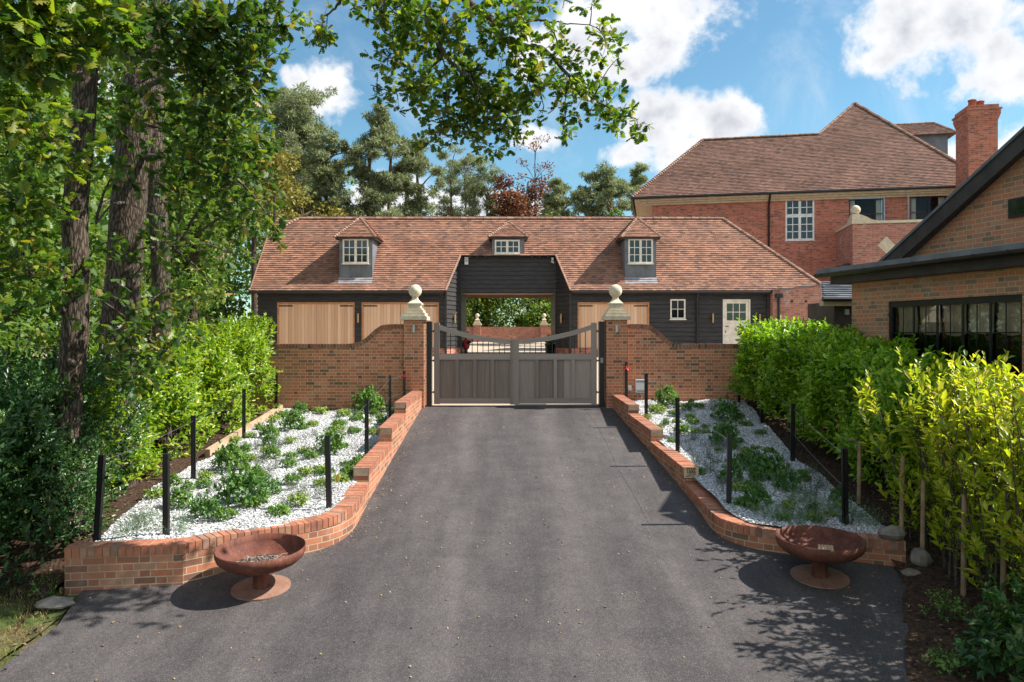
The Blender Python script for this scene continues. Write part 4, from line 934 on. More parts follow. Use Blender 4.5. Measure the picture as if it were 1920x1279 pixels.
# lights, alarm and camera on the coach house
def uplight(x, y, z, label, rot=0):
    t_ = thing('wall_lamp', label, 'lamp', (x, y, z), 'tube wall lamps on the coach house'); t_.rotation_euler.z = rot
    m_ = MB(); m_.tube([(0, -.08, -.17), (0, -.08, .17)], .035, 12); m_.build('tube', M['brass'], t_, True)
    m_ = MB(); m_.box(-.03, .03, -.06, .0, -.06, .06); m_.build('bracket', M['black'], t_, True)
uplight((671-960)/F*26.1, 26.19, 2.30, 'brass tube wall lamp between the two left garage doors')
uplight(-2.2, 26.77, 2.3, 'brass tube wall lamp on the splayed wall left of the archway', -.36+math.pi/2)
uplight(1.90, 26.80, 2.3, 'brass tube wall lamp on the splayed wall right of the archway', .36-math.pi/2)
uplight((1337-960)/F*26.1, 26.19, 2.30, 'brass tube wall lamp left of the white stable door')
uplight((1425-960)/F*26.1, 26.19, 2.28, 'brass tube wall lamp right of the white stable door')
t_ = thing('alarm_box', 'white alarm box on the black boards at the top left of the archway', 'alarm', (-1.72, 27.38, 4.5))
m_ = MB(); m_.box(-1.80, -1.66, 27.31, 27.39, 4.36, 4.64); m_.build('case', M['boxw'], t_); m_ = MB(); m_.box(-1.78, -1.68, 27.30, 27.308, 4.47, 4.52); m_.build('vent', M['rubber'], t_); m_ = MB(); m_.box(-1.76, -1.70, 27.30, 27.308, 4.57, 4.60); m_.build('vent', M['rubber'], t_)
t_ = thing('security_camera', 'small white security camera at the top right of the archway', 'camera', (1.53, 27.35, 4.52))
m_ = MB(); m_.box(1.50, 1.57, 27.30, 27.39, 4.50, 4.62); m_.build('mount', M['boxw'], t_); m_ = MB(); m_.tube([(1.50, 27.36, 4.47), (1.56, 27.16, 4.42)], .035, 10); m_.build('barrel', M['boxw'], t_)
# rear wing roof seen past the half hip
rw = thing('rear_wing', 'lower tiled roof showing behind the left end of the coach house', 'building', (-9.3, 33, .9))
mb = MB(); plane_tiles(mb, [(-10.6, 30.5, 4.5), (-7, 30.5, 4.5), (-7, 32.4, 6.78), (-10.6, 32.4, 6.78)]); plane_tiles(mb, [(-7, 34.3, 4.5), (-10.6, 34.3, 4.5), (-10.6, 32.4, 6.78), (-7, 32.4, 6.78)])
mb.build('roof', M['tile'], rw); mb = MB(); ridge(mb, (-10.6, 32.4, 6.78), (-7, 32.4, 6.78), .3, .09); mb.build('ridge_tile', M['ridge'], rw)
mb = MB(); mb.box(-10.5, -7.1, 31.0, 34, .9, 4.6); mb.build('wall', M['boards'], rw)
tag((lambda m_: (m_.tube([(-10.1, 30.6, 0.9), (-10.1, 30.6, 7.6)], .045, 8), m_.build('slim_pole', M['black']))[1])(MB()), 'tall slim black pole at the left end of the coach house', 'pole')
tag((lambda m_: (m_.tube([((1007-960)/F*64.8, 64.8, 0.9), ((1007-960)/F*64.8, 64.8, 15.2)], .05, 8), m_.build('slim_pole', M['rubber']))[1])(MB()), 'thin grey pole behind the ridge below the copper tree', 'pole')

# brick link wall right of the coach house
lw = thing('link_wall', 'orange brick wall with lead edge joining the coach house to the house', 'wall', (10.5, 25.9, .9))
mb = MB(); mb.poly([(9.37, 25.85, 0), (12.6, 25.85, 0), (12.6, 25.85, 3.62), (9.37, 25.85, 3.28)]); mb.poly([(9.37, 26.3, 0), (9.37, 25.85, 0), (9.37, 25.85, 3.28), (9.37, 26.3, 3.3)]); mb.build('brickwork', M['brick_pink'], lw)
mb = MB(); mb.obox((10.98, 25.9, 3.47), Vector((1.62, 0, .17)), (0, .09, 0), (0, 0, .022)); mb.build('lead_coping', M['lead'], lw)
for x in (10.05, 10.55, 11.3): mb = MB(); mb.box(x-.04, x+.04, 25.835, 25.849, 2.86, 2.93); mb.build('vent', M['dark_in'], lw)
mb = MB(); mb.tube([(9.55, 25.78, 3.1), (9.55, 25.78, 0)], .045, 10); mb.box(9.43, 9.67, 25.70, 25.849, 3.02, 3.16); mb.build('downpipe', M['black'], lw)
# slate roofed store
st = thing('slate_store', 'small store with grey slate roof beside the right outbuilding', 'building', (8.0, 16, 0))
mb = MB(); mb.box(6.98, 9.2, 15.6, 17.0, -.3, 2.44); mb.build('wall', M['darkwood'], st)
mb = MB(); plane_tiles(mb, [(6.62, 15.35, 2.50), (9.2, 15.35, 2.50), (9.2, 17, 2.95), (7.3, 17, 2.95)], pitch=.2, wid=.3); r_ = mb.build('roof', M['slate'], st)
mb = MB(); mb.box(6.66, 9.2, 15.40, 15.6, 2.34, 2.47); mb.build('fascia', M['soffit'], st); mb = MB(); mb.tube([(6.6, 15.3, 2.47), (9.2, 15.3, 2.47)], .05, 8); mb.build('gutter', M['black'], st)
mb = MB(); mb.box(7.2, 7.27, 15.52, 15.598, 2.15, 2.27); mb.build('wall_socket', M['rubber'], st)

# ------------------------------------------------------------------ house
ang = math.atan2(-.194, .981)
HM = Matrix.Translation((6.17, 34, 0)) @ Matrix.Rotation(ang, 4, 'Z')
ho = thing('brick_house', 'large red brick house with steep clay tiled hipped roof behind the coach house', 'house', (6.17+8, 34+1, 1.0))
EZ = 8.2; KH = 1.19; rz = lambda w: EZ+KH*w
mb = MB(HM)
plane_tiles(mb, [(-.5, 0, EZ), (14.94, 0, EZ), (10.41, 4.3, rz(4.3)), (8.39, 2.73, rz(2.73)), (2.93, 2.73, rz(2.73))])
plane_tiles(mb, [(-.5, 5.46, EZ), (-.5, 0, EZ), (2.93, 2.73, rz(2.73))])
plane_tiles(mb, [(8.5, 5.46, EZ), (-.5, 5.46, EZ), (2.93, 2.73, rz(2.73)), (8.39, 2.73, rz(2.73))], wid=.5)
plane_tiles(mb, [(14.94, 0, EZ), (14.94, 12, EZ), (10.41, 7.7, rz(4.3)), (10.41, 4.3, rz(4.3))])
plane_tiles(mb, [(5.88, 12, EZ), (5.88, 0.5, EZ), (10.41, 4.3, rz(4.3)), (10.41, 7.7, rz(4.3))])
hr = mb.build('roof', M['tile_h'], ho)
mb = MB(HM); ridge(mb, (2.93, 2.73, rz(2.73)), (8.39, 2.73, rz(2.73)), .3, .1); ridge(mb, (-.5, 0, EZ), (2.93, 2.73, rz(2.73)), .13, .11, .7); ridge(mb, (14.94, 0, EZ), (10.41, 4.3, rz(4.3)), .13, .11, .7)
ridge(mb, (8.39, 2.73, rz(2.73)), (10.41, 4.3, rz(4.3)), .13, .08, .8); mb.build('ridge_tile', M['ridge'], hr)
mb = MB(HM); w0 = .45
Wn = [(6.47, 7.72, 6.03, 7.90), (9.2, 10.68, 6.45, 7.84), (11.75, 13.25, 6.45, 7.86)]
segs = [0.45]+[v for q in Wn for v in q[:2]]+[15.0]
z_t = EZ-.05
for a, b_ in zip(segs[::2], segs[1::2]): mb.poly([(a, w0, .5), (b_, w0, .5), (b_, w0, z_t), (a, w0, z_t)])
for a, b_, z0, z1 in Wn: mb.poly([(a, w0, .5), (b_, w0, .5), (b_, w0, z0), (a, w0, z0)]); mb.poly([(a, w0, z1), (b_, w0, z1), (b_, w0, z_t), (a, w0, z_t)])
mb.poly([(.45, 5.2, .5), (.45, w0, .5), (.45, w0, z_t), (.45, 5.2, z_t)]); mb.poly([(15, w0, .5), (15, 11.5, .5), (15, 11.5, z_t), (15, w0, z_t)])
hw = mb.build('wall', M['brick_red'], ho)
mb = MB(HM); mb.box(-.38, 14.85, .06, w0-.005, EZ-.19, EZ-.09); mb.box(-.12, 14.9, .2, w0-.004, EZ-.27, EZ-.193); mb.box(.1, 14.9, .32, w0-.003, EZ-.36, EZ-.273); mb.box(-.38, .445, .46, 5.4, EZ-.19, EZ-.09); mb.box(.1, .444, .455, 5.3, EZ-.36, EZ-.195); mb.build('cornice', M['cornice'], ho)
mb = MB(HM); mb.tube([(-.5, -.03, EZ-.06), (14.9, -.03, EZ-.06)], .055, 8); mb.build('gutter', M['black'], ho); mb = MB(HM); mb.tube([(-.52, 0, EZ-.06), (-.52, 5.4, EZ-.06)], .055, 8); mb.build('gutter', M['black'], ho)
mb = MB(HM); mb.tube([(5.73, 0, EZ-.1), (5.73, .3, EZ-.45), (5.73, .38, EZ-.55), (5.73, .38, 1)], .05, 10); mb.build('downpipe', M['black'], ho)
a, b_, z0, z1 = Wn[0]
window(ho, a, b_, w0+.02, z0, z0+1.12, 2, 2, 3, 'whitec', .07, .035, HM, deep=.035); window(ho, a, b_, w0+.02, z0+1.13, z1, 2, 2, 2, 'whitec', .07, .035, HM, sill=False, deep=.035)
for a, b_, z0, z1 in Wn[1:]:
    f = window(ho, a, b_, w0+.05, z0, z1, 1, 2 if a > 11 else 1, 2, 'black', .06, .035, HM, glass='clear', deep=.03)
    m_ = MB(HM); m_.box(a-.1, b_+.1, w0+.9, w0+1.0, z0-.1, z1+.1); m_.poly([(a-.02, w0+.06, z0-.01), (b_+.02, w0+.06, z0-.01), (b_+.02, w0+.95, z0-.01), (a-.02, w0+.95, z0-.01)]); m_.build('dark_room', M['dark_in'], f)
    for x0, x1 in ((a+.06, a+.28), (b_-.30, b_-.06)):
        m_ = MB(HM); n_ = 12
        m_.quadgrid([[(x0+(x1-x0)*i/n_, w0+.16+.025*math.sin(i*1.9), z) for i in range(n_+1)] for z in (z0+.02, z1-.04)]); m_.build('curtain', M['curtain'], f)
# terrace parapet block
mb = MB(HM); u0, w1 = 8.65, -2.37; PT = 6.30
mb.poly([(u0, w1, 1), (13.6, w1, 1), (13.6, w1, PT), (u0, w1, PT)]); mb.poly([(u0, w0-.01, 1), (u0, w1, 1), (u0, w1, PT), (u0, w0-.01, PT)])
pb = mb.build('terrace_block', M['brick_pink'], ho)
mb = MB(HM)
def cz(s):   # coping rises near the corner
    return .30*(1-sstep(.2, .95, s))
for k in range(20):
    for (pa, pb_) in (((lambda s: (u0+s, w1-.04)), 1), ((lambda s: (u0-.04, w1+s)), -1)):
        L_ = 4.95 if pb_ == 1 else 2.8; s0, s1 = L_*k/20-(0.04 if k == 0 else 0), L_*(k+1)/20
        if k == 0: s0 = -.04
        (xa, ya), (xb, yb_) = pa(s0), pa(s1); za, zb_ = PT+.11+cz(s0), PT+.11+cz(s1)
        q = .3
        if pb_ == 1:
            mb.poly([(xa, ya, PT), (xb, ya, PT), (xb, ya, zb_), (xa, ya, za)]); mb.poly([(xa, ya, za), (xb, ya, zb_), (xb, ya+q, zb_), (xa, ya+q, za)]); mb.poly([(xb, ya+q, PT), (xa, ya+q, PT), (xa, ya+q, za), (xb, ya+q, zb_)])
        else:
            mb.poly([(xa, yb_, PT), (xa, ya, PT), (xa, ya, za), (xa, yb_, zb_)]); mb.poly([(xa, yb_, zb_), (xa, ya, za), (xa+q, ya, za), (xa+q, yb_, zb_)]); mb.poly([(xa+q, ya, PT), (xa+q, yb_, PT), (xa+q, yb_, zb_), (xa+q, ya, za)])
mb.build('stone_coping', M['stone'], pb)
mb = MB(HM); mb.lathe([(.20*math.sin(math.pi*i/14)+1e-4, -.2*math.cos(math.pi*i/14)) for i in range(15)], (u0+.14, w1+.14, PT+.60), 24); mb.lathe([(.14, -.18), (.08, -.08), (.09, 0)], (u0+.14, w1+.14, PT+.46), 16); mb.build('ball_finial', M['stone'], pb)
mb = MB(HM); r_ = .36
for rr, yy in ((.36, w1-.02), (.25, w1-.035)):
    mb.poly([(9.94, yy, 5.39-rr), (9.94+rr*.95, yy, 5.39), (9.94, yy, 5.39+rr), (9.94-rr*.95, yy, 5.39)])
mb.build('diamond_stone', M['stone'], pb)
mb = MB(HM); mb.box(11.25, 11.95, w1-.02, w1-.001, 5.05, 5.75); mb.build('square_stone', M['stone'], pb)
for q in (.5, 1.6):
    u = 8.55; mb = MB(HM); mb.tube([(u, w1+q, 4.6), (u, w1+q, 1)], .05, 8); mb.box(u-.12, u+.1, w1+q-.12, w1+q+.12, 4.5, 4.7); mb.build('downpipe', M['black'], pb)
mb = MB(HM); mb.tube([(10.9, w1+.4, PT+.1), (10.9, w1+.4, PT+1.3)], .02, 6); mb.build('terrace_rod', M['rubber'], pb)
# chimney
mb = MB(HM); cu0, cu1, cw0, cw1 = 13.34, 14.44, -1.54, -.25; ct = 10.85
mb.box(cu0, cu1, cw0, cw1, 1, ct)
for i in range(4): e = .02*(i+1); mb.box(cu0-e, cu1+e, cw0-e, cw1+e, ct-.28+.07*i-.0, ct-.28+.07*(i+1)+(.12 if i == 3 else 0))
mb.box(cu0-.12, cu1+.12, cw0-.12, cw1+.12, ct+.13, ct+.20); mb.box(cu0-.03, cu1+.03, cw0-.03, cw1+.03, ct+.203, ct+.36)
chm = mb.build('chimney', M['brick_red'], ho)
for u, w_ in ((13.65, -1.1), (14.05, -.85)):
    mb = MB(HM); mb.lathe([(.15, 0), (.14, .28), (.165, .29), (.165, .34), (.11, .34), (.11, .1)], (u, w_, ct+.36), 20); mb.build('chimney_pot', M['pot'], chm)
# roof dormer behind the hip
mb = MB(HM); dx, dw = 14.0, 4.6
plane_tiles(mb, [(dx+.8, dw-1.2, 11.35), (dx+.8, dw+1.2, 11.35), (dx+.1, dw, 12.2)]); plane_tiles(mb, [(dx-2.5, dw-1.2, 11.35), (dx+.8, dw-1.2, 11.35), (dx+.1, dw, 12.2), (dx-2.5, dw, 12.2)])
rd = mb.build('side_dormer', M['tile_h'], ho); mb = MB(HM); ridge(mb, (dx+.8, dw-1.2, 11.35), (dx+.1, dw, 12.2), .13, .1, .7); ridge(mb, (dx-2.5, dw, 12.2), (dx+.1, dw, 12.2), .3, .09); mb.build('ridge_tile', M['ridge'], rd)
mb = MB(HM); mb.box(dx-2.5, dx+.45, dw-.95, dw+.95, 9.6, 11.42); mb.build('cheek', M['lead'], rd)

# ------------------------------------------------------------------ right outbuilding
# local: u along the wall towards the camera, w inwards (to the right)
e1 = Vector((.2306, -.973, 0)); e2 = Vector((.973, .2306, 0))
OM = Matrix(((e1.x, e2.x, 0, 6.22), (e1.y, e2.y, 0, 13.18), (0, 0, 1, 0), (0, 0, 0, 1)))
OM = OM  # u,w,z -> world
ob = thing('outbuilding', 'brown brick outbuilding with black gutter and wide black window at the right edge', 'outbuilding', (7, 10, -.5))
mb = MB(OM); WT = 2.68; U1 = 5.3; wa, wb, z0, z1 = .89, 3.39, .90, 2.29
def orect(mb, a, b_, za, zb_, w_=0): mb.poly([(a, w_, za), (b_, w_, za), (b_, w_, zb_), (a, w_, zb_)])
orect(mb, 0, wa, -1.8, WT); orect(mb, wb, U1, -1.8, WT); orect(mb, wa, wb, -1.8, z0); orect(mb, wa, wb, z1, WT)
mb.poly([(0, 5, -1.8), (0, 0, -1.8), (0, 0, WT), (0, 5, WT)]); mb.poly([(U1, 0, -1.8), (U1, 5, -1.8), (U1, 5, WT), (U1, 0, WT)]); mb.poly([(U1, 5, -1.8), (0, 5, -1.8), (0, 5, WT), (U1, 5, WT)])
for a, s_ in ((wa, 1), (wb, -1)): mb.poly([(a, 0, z0), (a, .12, z0), (a, .12, z1), (a, 0, z1)][::s_])
mb.poly([(wa, 0, z1), (wb, 0, z1), (wb, .12, z1), (wa, .12, z1)][::-1])
ga, gz = .823, 3.09; sl2 = 1.24/2.153; gu = 3.32; gw = .5
mb.poly([(ga-.1, gw, 2.7), (2*gu-ga, gw, 2.7), (2*gu-ga, gw, gz), (gu, gw, gz+(gu-ga)*sl2), (ga-.1, gw, gz-.1)])
mb.build('wall', M['brick_out'], ob)
mb = MB(OM); mb.box(-.42, U1+.4, -.44, gw-.003, 2.86, 2.94); lr = mb.build('flat_roof', M['lead'], ob)
mb = MB(OM); mb.box(-.25, U1+.3, -.26, -.005, 2.66, 2.855); mb.box(-.25, -.005, -.005, 3, 2.66, 2.855); mb.build('fascia', M['darkwood'], ob)
mb = MB(OM); n_ = 10
mb.quadgrid([[(u, -.37-.065*math.cos(math.pi*k/n_), 2.86-.075*math.sin(math.pi*k/n_)) for k in range(n_+1)] for u in [-.5+(U1+.9)*i/20 for i in range(21)]])
mb.poly([(-.5, -.37-.065*math.cos(math.pi*k/n_), 2.86-.075*math.sin(math.pi*k/n_)) for k in range(n_+1)])
gt = mb.build('gutter', M['black'], ob); mb = MB(OM)
for i in range(9):
    mb = MB(OM); u = -.3+.55*i; mb.quadgrid([[(uu, -.37-.073*math.cos(math.pi*k/n_), 2.868-.083*math.sin(math.pi*k/n_)) for k in range(n_+1)] for uu in (u, u+.03)]); mb.build('gutter_bracket', M['black'], gt)
# gable bargeboards and roof
for s_, nm in ((1, 0), (-1, 1)):
    mb = MB(OM); A = Vector((ga-.35 if s_ == 1 else 2*gu-ga+.35, 0, gz-.35*sl2)); B = Vector((gu, 0, gz+(gu-ga)*sl2)); dd = (B-A).normalized(); upv = Vector((-dd.z, 0, dd.x)) if s_ == 1 else Vector((dd.z, 0, -dd.x))
    mb.obox((A+B)/2+Vector((0, gw-.20, 0))+upv*.03, dd*((B-A).length/2), (0, .02, 0), upv*.105); mb.build('bargeboard', M['darkwood'], ob)
    mb = MB(OM); mb.obox((A+B)/2+Vector((0, gw+2.2, 0))+upv*.16, dd*((B-A).length/2+.05), (0, 2.45, 0), upv*.022); mb.build('gable_roof', M['slate'], ob)
    mb = MB(OM); mb.obox((A+B)/2+Vector((0, gw-.09, 0))+upv*.10, dd*((B-A).length/2), (0, .085, 0), upv*.012); mb.build('soffit', M['darkwood'], ob)
mb = MB(OM); mb.box(2.75, 3.6, gw-.03, gw-.002, 3.44, 3.72); gwn = mb.build('gable_window', M['black'], ob)
mb = MB(OM); mb.poly([(2.78, gw-.034, 3.47), (3.57, gw-.034, 3.47), (3.57, gw-.034, 3.69), (2.78, gw-.034, 3.69)]); mb.build('pane', M['glass'], gwn)
# wide window
f = MB(OM); fd0, fd1 = .03, .062
f.box(wa, wb, fd0, fd1, z1-.10, z1); f.box(wa, wb, fd0, fd1, z0, z0+.08); f.box(wa, wa+.06, fd0, fd1, z0+.08, z1-.1); f.box(wb-.05, wb, fd0, fd1, z0+.08, z1-.1)
nP = 5; pw = (wb-wa-.11)/nP
for k in range(1, nP): u = wa+.06+pw*k; f.box(u-.019, u+.019, fd0, fd1-.012, z0+.08, z1-.1)
wf = f.build('window', M['black'], ob)
f = MB(OM)
for k in range(nP):
    a = wa+.06+pw*k+.035; b_ = wa+.06+pw*(k+1)-.035; u = (a+b_)/2
    f.box(u-.006, u+.006, fd0+.012, fd1-.008, z0+.08, z1-.1)
    for z in (1.36, 1.76): f.box(a, b_, fd0+.014, fd1-.010, z-.009, z+.009)
f.build('glazing_bar', M['black'], wf)
f = MB(OM); f.poly([(wa+.05, .075, z0+.05), (wb-.04, .075, z0+.05), (wb-.04, .075, z1-.08), (wa+.05, .075, z1-.08)]); f.build('pane', M['clear2'], wf)
f = MB(OM); f.box(wa-.1, wb+.05, -.07, fd1, z0-.055, z0-.003); f.build('sill', M['black'], ob)
f = MB(OM); f.box(wa-.5, wb+.5, 1.6, 1.65, z0-.5, z1+.3); f.box(wa-.5, wa-.45, .13, 1.6, z0-.5, z1+.3); f.box(wa-.5, wb+.5, .13, 1.6, z0-.5, z0-.45); f.box(wb+.45, wb+.5, .13, 1.6, z0-.5, z1+.3); f.box(wa-.5, wb+.5, .13, 1.6, z1+.31, z1+.33); f.build('dark_room', M['dark_in'], wf)
for k in range(nP):
    a = wa+.06+pw*k+.03; b_ = a+pw-.06; f = MB(OM)
    zb_ = 1.74+.05*random.random()
    rows_ = []
    for j in range(5):
        z = zb_+(z1-.08-zb_)*j/4
        rows_.append([(a+(b_-a)*i/10, .14+.012*math.sin(i*1.3+j+k), z+(.05*math.sin(math.pi*i/10)*(-1 if j == 0 else 0))) for i in range(11)])
    f.quadgrid(rows_); f.build('blind', M['blind'], wf)

# ------------------------------------------------------------------ far wall behind the passage
YB = 60
def WB(px, py): return W(px, py, YB)
fw_ = thing('garden_wall', 'low brick garden wall seen through the archway', 'wall', (0, YB, g(YB)))
mb = MB(); a = WB(700, 613); b_ = WB(1300, 613)
mb.box(a.x, b_.x, YB, YB+.3, g(YB)-.2, a.z); mb.build('brickwork', M['brick_pink'], fw_)
for px, nm in ((895, 'left'), (1020, 'right')):
    p = WB(px, 611); t_ = thing('garden_pillar', f'{nm} brick garden pillar with ball finial seen through the archway', 'pillar', (p.x, YB-.2, g(YB)), 'garden pillars beyond the archway')
    mb = MB(); mb.box(p.x-.3, p.x+.3, YB-.45, YB+.1, g(YB)-.2, p.z+.05); mb.build('shaft', M['brick_pink'], t_); ball_cap(t_, p.x, YB-.17, p.z+.05, 1.15)

# small things in the passage
t_ = thing('garden_machine', 'red and black garden machine parked in the archway', 'machine', (-1.75, 29, .95)); x = (874-960)/F*29
m_ = MB(); m_.lathe([(.001, -.24), (.11, -.20), (.15, -.05), (.13, .12), (.06, .2), (.001, .22)], (x, 29, 1.32), 16); m_.build('body', M['red'], t_)
m_ = MB(); m_.tube([(x-.06, 29, 1.03), (x+.06, 29, 1.03)], .1, 14); m_.build('wheel', M['black'], t_); m_ = MB(); m_.tube([(x+.02, 28.9, 1.36), (x+.2, 28.85, 1.42)], .06, 10); m_.build('spout', M['black'], t_)
m_ = MB(); m_.tube([(x, 29, 1.1), (x-.05, 29.1, 1.75), (x+.1, 29.1, 1.8)], .02, 6); m_.build('handle', M['black'], t_)
t_ = thing('planter', 'dark planter with a leafy green plant at the right of the archway', 'planter', (1.5, 28.6, .93)); x = (1031-960)/F*28.6
m_ = MB(); m_.lathe([(.17, 0), (.19, .35), (.21, .36), (.21, .40), (.17, .40), (.16, .3)], (x, 28.6, .93), 20); m_.build('pot', M['black'], t_)
lv = Leaves(); n = 90; P = np.tile(np.array([[x, 28.6, 1.3]]), (n, 1))+rng.normal(0, .05, (n, 3)); lv.add(P, norm(np.array([0, 0, 1.1])+rdir(n)*.7), rdir(n), rng.uniform(.2, .5, n)); lv.build('leaves', BLADE, M['herb'], t_)

# ------------------------------------------------------------------ posts and wires
def LD(py): return 2.71/((py-HZ)/F+.054)
def RD(py): return 3.09/((py-HZ)/F+.089)
post_me = MB(); post_me.box(-.03, .03, -.006, .006, -.15, .93); post_me.box(-.030, -.022, -.006, .042, -.15, .93); post_me.box(.022, .030, -.006, .042, -.15, .93); post_me = post_me.mesh('bed_post')
posts = [(180,1010,'L','black fence post leaning at the front left corner of the left bed',.06), (310,1008,'L','black fence post at the front of the left bed, behind the wall corner',0),
 (362,898,'L','black fence post on the hedge side of the left bed, nearest of the three',0), (457,822,'L','black fence post by the timber edging of the left bed',0), (517,775,'L','black fence post before the left brick wall beside the hedge',0),
 (616,955,'L','black fence post behind the curve of the left low wall',-.03), (687,852,'L','black fence post behind the second step of the left low wall',0), (731,783,'L','black fence post behind the third step of the left low wall',0),
 (758,745,'L','black fence post with red ribbon beside the left gate pillar',0),
 (1175,745,'R','black fence post with red ribbon beside the right gate pillar',0), (1212,785,'R','black fence post by the white box in the right bed',0), (1271,850,'R','black fence post behind the second step of the right low wall',0),
 (1367,948,'R','black fence post behind the curve of the right low wall',.015), (1587,985,'R','black fence post at the front right corner of the right bed',-.02), (1487,866,'R','black fence post midway along the right green hedge',0),
 (1429,792,'R','black fence post near the far end of the right green hedge',0), (1386,745,'R','black fence post in front of the right brick wall by the hedge',0)]
PP = []
for px, py, s_, lb, tilt in posts:
    D = LD(py) if s_ == 'L' else RD(py); D = min(D, 16.75); x = (px-960)/F*D; z = (LZ if s_ == 'L' else RZ)(x, D)
    if px == 1175: x = 2.66; 
    o = link('bed_post', post_me, M['black']); o.location = (x, D, z); o.rotation_euler = (random.uniform(-.01, .01), tilt, random.uniform(-.2, .2))
    tag(o, lb, 'post', 'black posts around the gravel beds'); PP.append(Vector((x+math.sin(tilt)*.85, D, z+.85)))
def wire(name, lb, pts, r=.0028):
    m_ = MB()
    for a, b_ in zip(pts, pts[1:]):
        m_.tube([a.lerp(b_, t)-Vector((0, 0, .02*4*t*(1-t))) for t in (0, .25, .5, .75, 1)], r, 4, caps=False)
    return tag(m_.build(name, M['cable']), lb, 'wire')
lo = lambda L, d: [p-Vector((0, 0, d)) for p in L]
wire('upper_wire', 'upper wire strung along the posts behind the left low wall', PP[5:9]); wire('lower_wire', 'lower wire strung along the posts behind the left low wall', lo(PP[5:9], .4))
wire('upper_wire', 'upper wire strung along the hedge side posts of the left bed', [PP[0]]+PP[2:5]); 
wire('upper_wire', 'upper wire strung along the posts by the right green hedge', PP[13:17]); wire('lower_wire', 'lower wire strung along the posts by the right green hedge', lo(PP[13:17], .4))
wire('upper_wire', 'upper wire strung along the posts behind the right low wall', PP[9:13])
for p, lb in ((PP[8], 'red ribbon tied to the post by the left gate pillar'), (PP[9], 'red ribbon tied to the post by the right gate pillar')):
    lv = Leaves(); n = 7; lv.add(np.tile(np.array([[p.x, p.y-.03, p.z-.06]]), (n, 1)), norm(rdir(n)*np.array([1, .3, .7])), rdir(n), rng.uniform(.06, .11, n)); tag(lv.build('red_ribbon', T_leaf(.16, .3, .2), M['red'], None), lb, 'ribbon')
# timber edging
te = thing('timber_edging', 'pale timber edging board between left gravel bed and hedge', 'edging', (-5.2, 14.2, -.3))
mb = MB(); a = Vector((-5.12, 12.1, LZ(0, 12.1)+.02)); b_ = Vector((-5.42, 16.9, LZ(0, 16.9)+.03)); d = (b_-a)/2
mb.obox((a+b_)/2, d, (.045, 0, 0), (0, 0, .085)); mb.build('board', M['timber'], te)
# white charger box and small box on the right wall
t_ = thing('control_box', 'pale grey gate control box on legs against the right brick wall', 'control box', (3.0, 16.9, .1)); x = (1200-960)/F*16.95
m_ = MB(); m_.box(x-.11, x+.11, 16.86, 17.0, .36, .66); m_.build('case', M['boxw'], t_); m_ = MB(); m_.box(x-.10, x+.10, 16.853, 16.859, .37, .42); m_.build('trim', M['rubber'], t_); m_ = MB(); m_.box(x-.10, x+.10, 16.853, 16.859, .60, .65); m_.build('trim', M['rubber'], t_)
m_ = MB(); m_.tube([(x-.04, 16.93, .36), (x-.09, 16.93, .12)], .009, 6); m_.build('cable', M['rubber'], t_); m_ = MB(); m_.tube([(x+.04, 16.93, .36), (x+.02, 16.93, .1)], .009, 6); m_.build('cable', M['rubber'], t_)
m_ = MB(); x = (1180-960)/F*16.95+.02; m_.box(x-.04, x+.04, 16.98, 17.05, .40, .52); tag(m_.build('junction_box', M['boxw']), 'small white junction box low on the right brick wall by the pillar', 'junction box')

# ------------------------------------------------------------------ fire bowls
def fire_bowl(x, y, label, tilt, ash):
    t_ = thing('fire_bowl', label, 'fire bowl', (x, y, g(y)+.004), 'rusted steel fire bowls', (tilt, 0, 0))
    m_ = MB(); m_.lathe([(.001, 0), (.30, 0), (.30, .012), (.001, .0125)], n=64, smooth=False); bp = m_.build('base_plate', M['rustlt'], t_, True); bp.rotation_euler.x = .0997-tilt
    m_ = MB(); m_.lathe([(.082, .012), (.082, .22), (.09, .225)], n=40); m_.build('pedestal', M['rust'], t_, True)
    R0 = .457; h = .435; pr_ = [(.03, .205), (.12, .208), (.22, .222), (.31, .246), (.385, .285), (.435, .33), (.452, .37), (R0, h), (R0-.008, h), (R0-.012, .37), (.425, .335), (.375, .295), (.30, .257), (.2, .232), (.1, .218), (.001, .216)]
    m_ = MB(); m_.lathe(pr_, n=80); m_.build('bowl', M['rust'], t_, True)
    if ash:
        m_ = MB(); m_.lathe([(.28, .252), (.2, .266), (.09, .273), (.001, .275)], n=24); o = m_.build('ash_bed', M['ash'], t_, True)
        lv = Leaves(); n = 1100; a = rng.uniform(0, 6.28, n); r = .27*rng.random(n)**.5; lv.add(np.stack([r*np.cos(a), r*np.sin(a),   .278-.1*r*r/.3+rng.random(n)*.008], 1), norm(rdir(n)*np.array([1, 1, .35])), rdir(n), rng.uniform(.012, .04, n)); lv.build('charred_twigs', T_tri(.2), M['ash'], t_, True)
    return t_
fire_bowl(-2.64, 7.58, 'rusty round fire bowl in sunshine by the left low wall', .04, True)
fire_bowl(3.35, 7.84, 'rusty round fire bowl in shade by the right low wall', .02, False)
mb = MB(); mb.tube([(-2.55, 7.58, g(7.58)+.27), (-2.47, 7.62, g(7.58)+.31), (-2.43, 7.62, g(7.58)+.345), (-2.38, 7.64, g(7.58)+.35)], [.008, .008, .007, .004], 6); tag(mb.build('pale_stick', M['timber']), 'pale curved stick lying in the left fire bowl', 'stick')
t_ = thing('wood_offcut', 'ridged pale wood offcut lying in the right fire bowl', 'wood', (3.4, 7.7, g(7.84)+.26))
mb = MB(); mb.obox((3.40, 7.80, g(7.84)+.30), Vector((.075, -.022, .0)), Vector((.022, .06, .03)), Vector((0, 0, .012)))
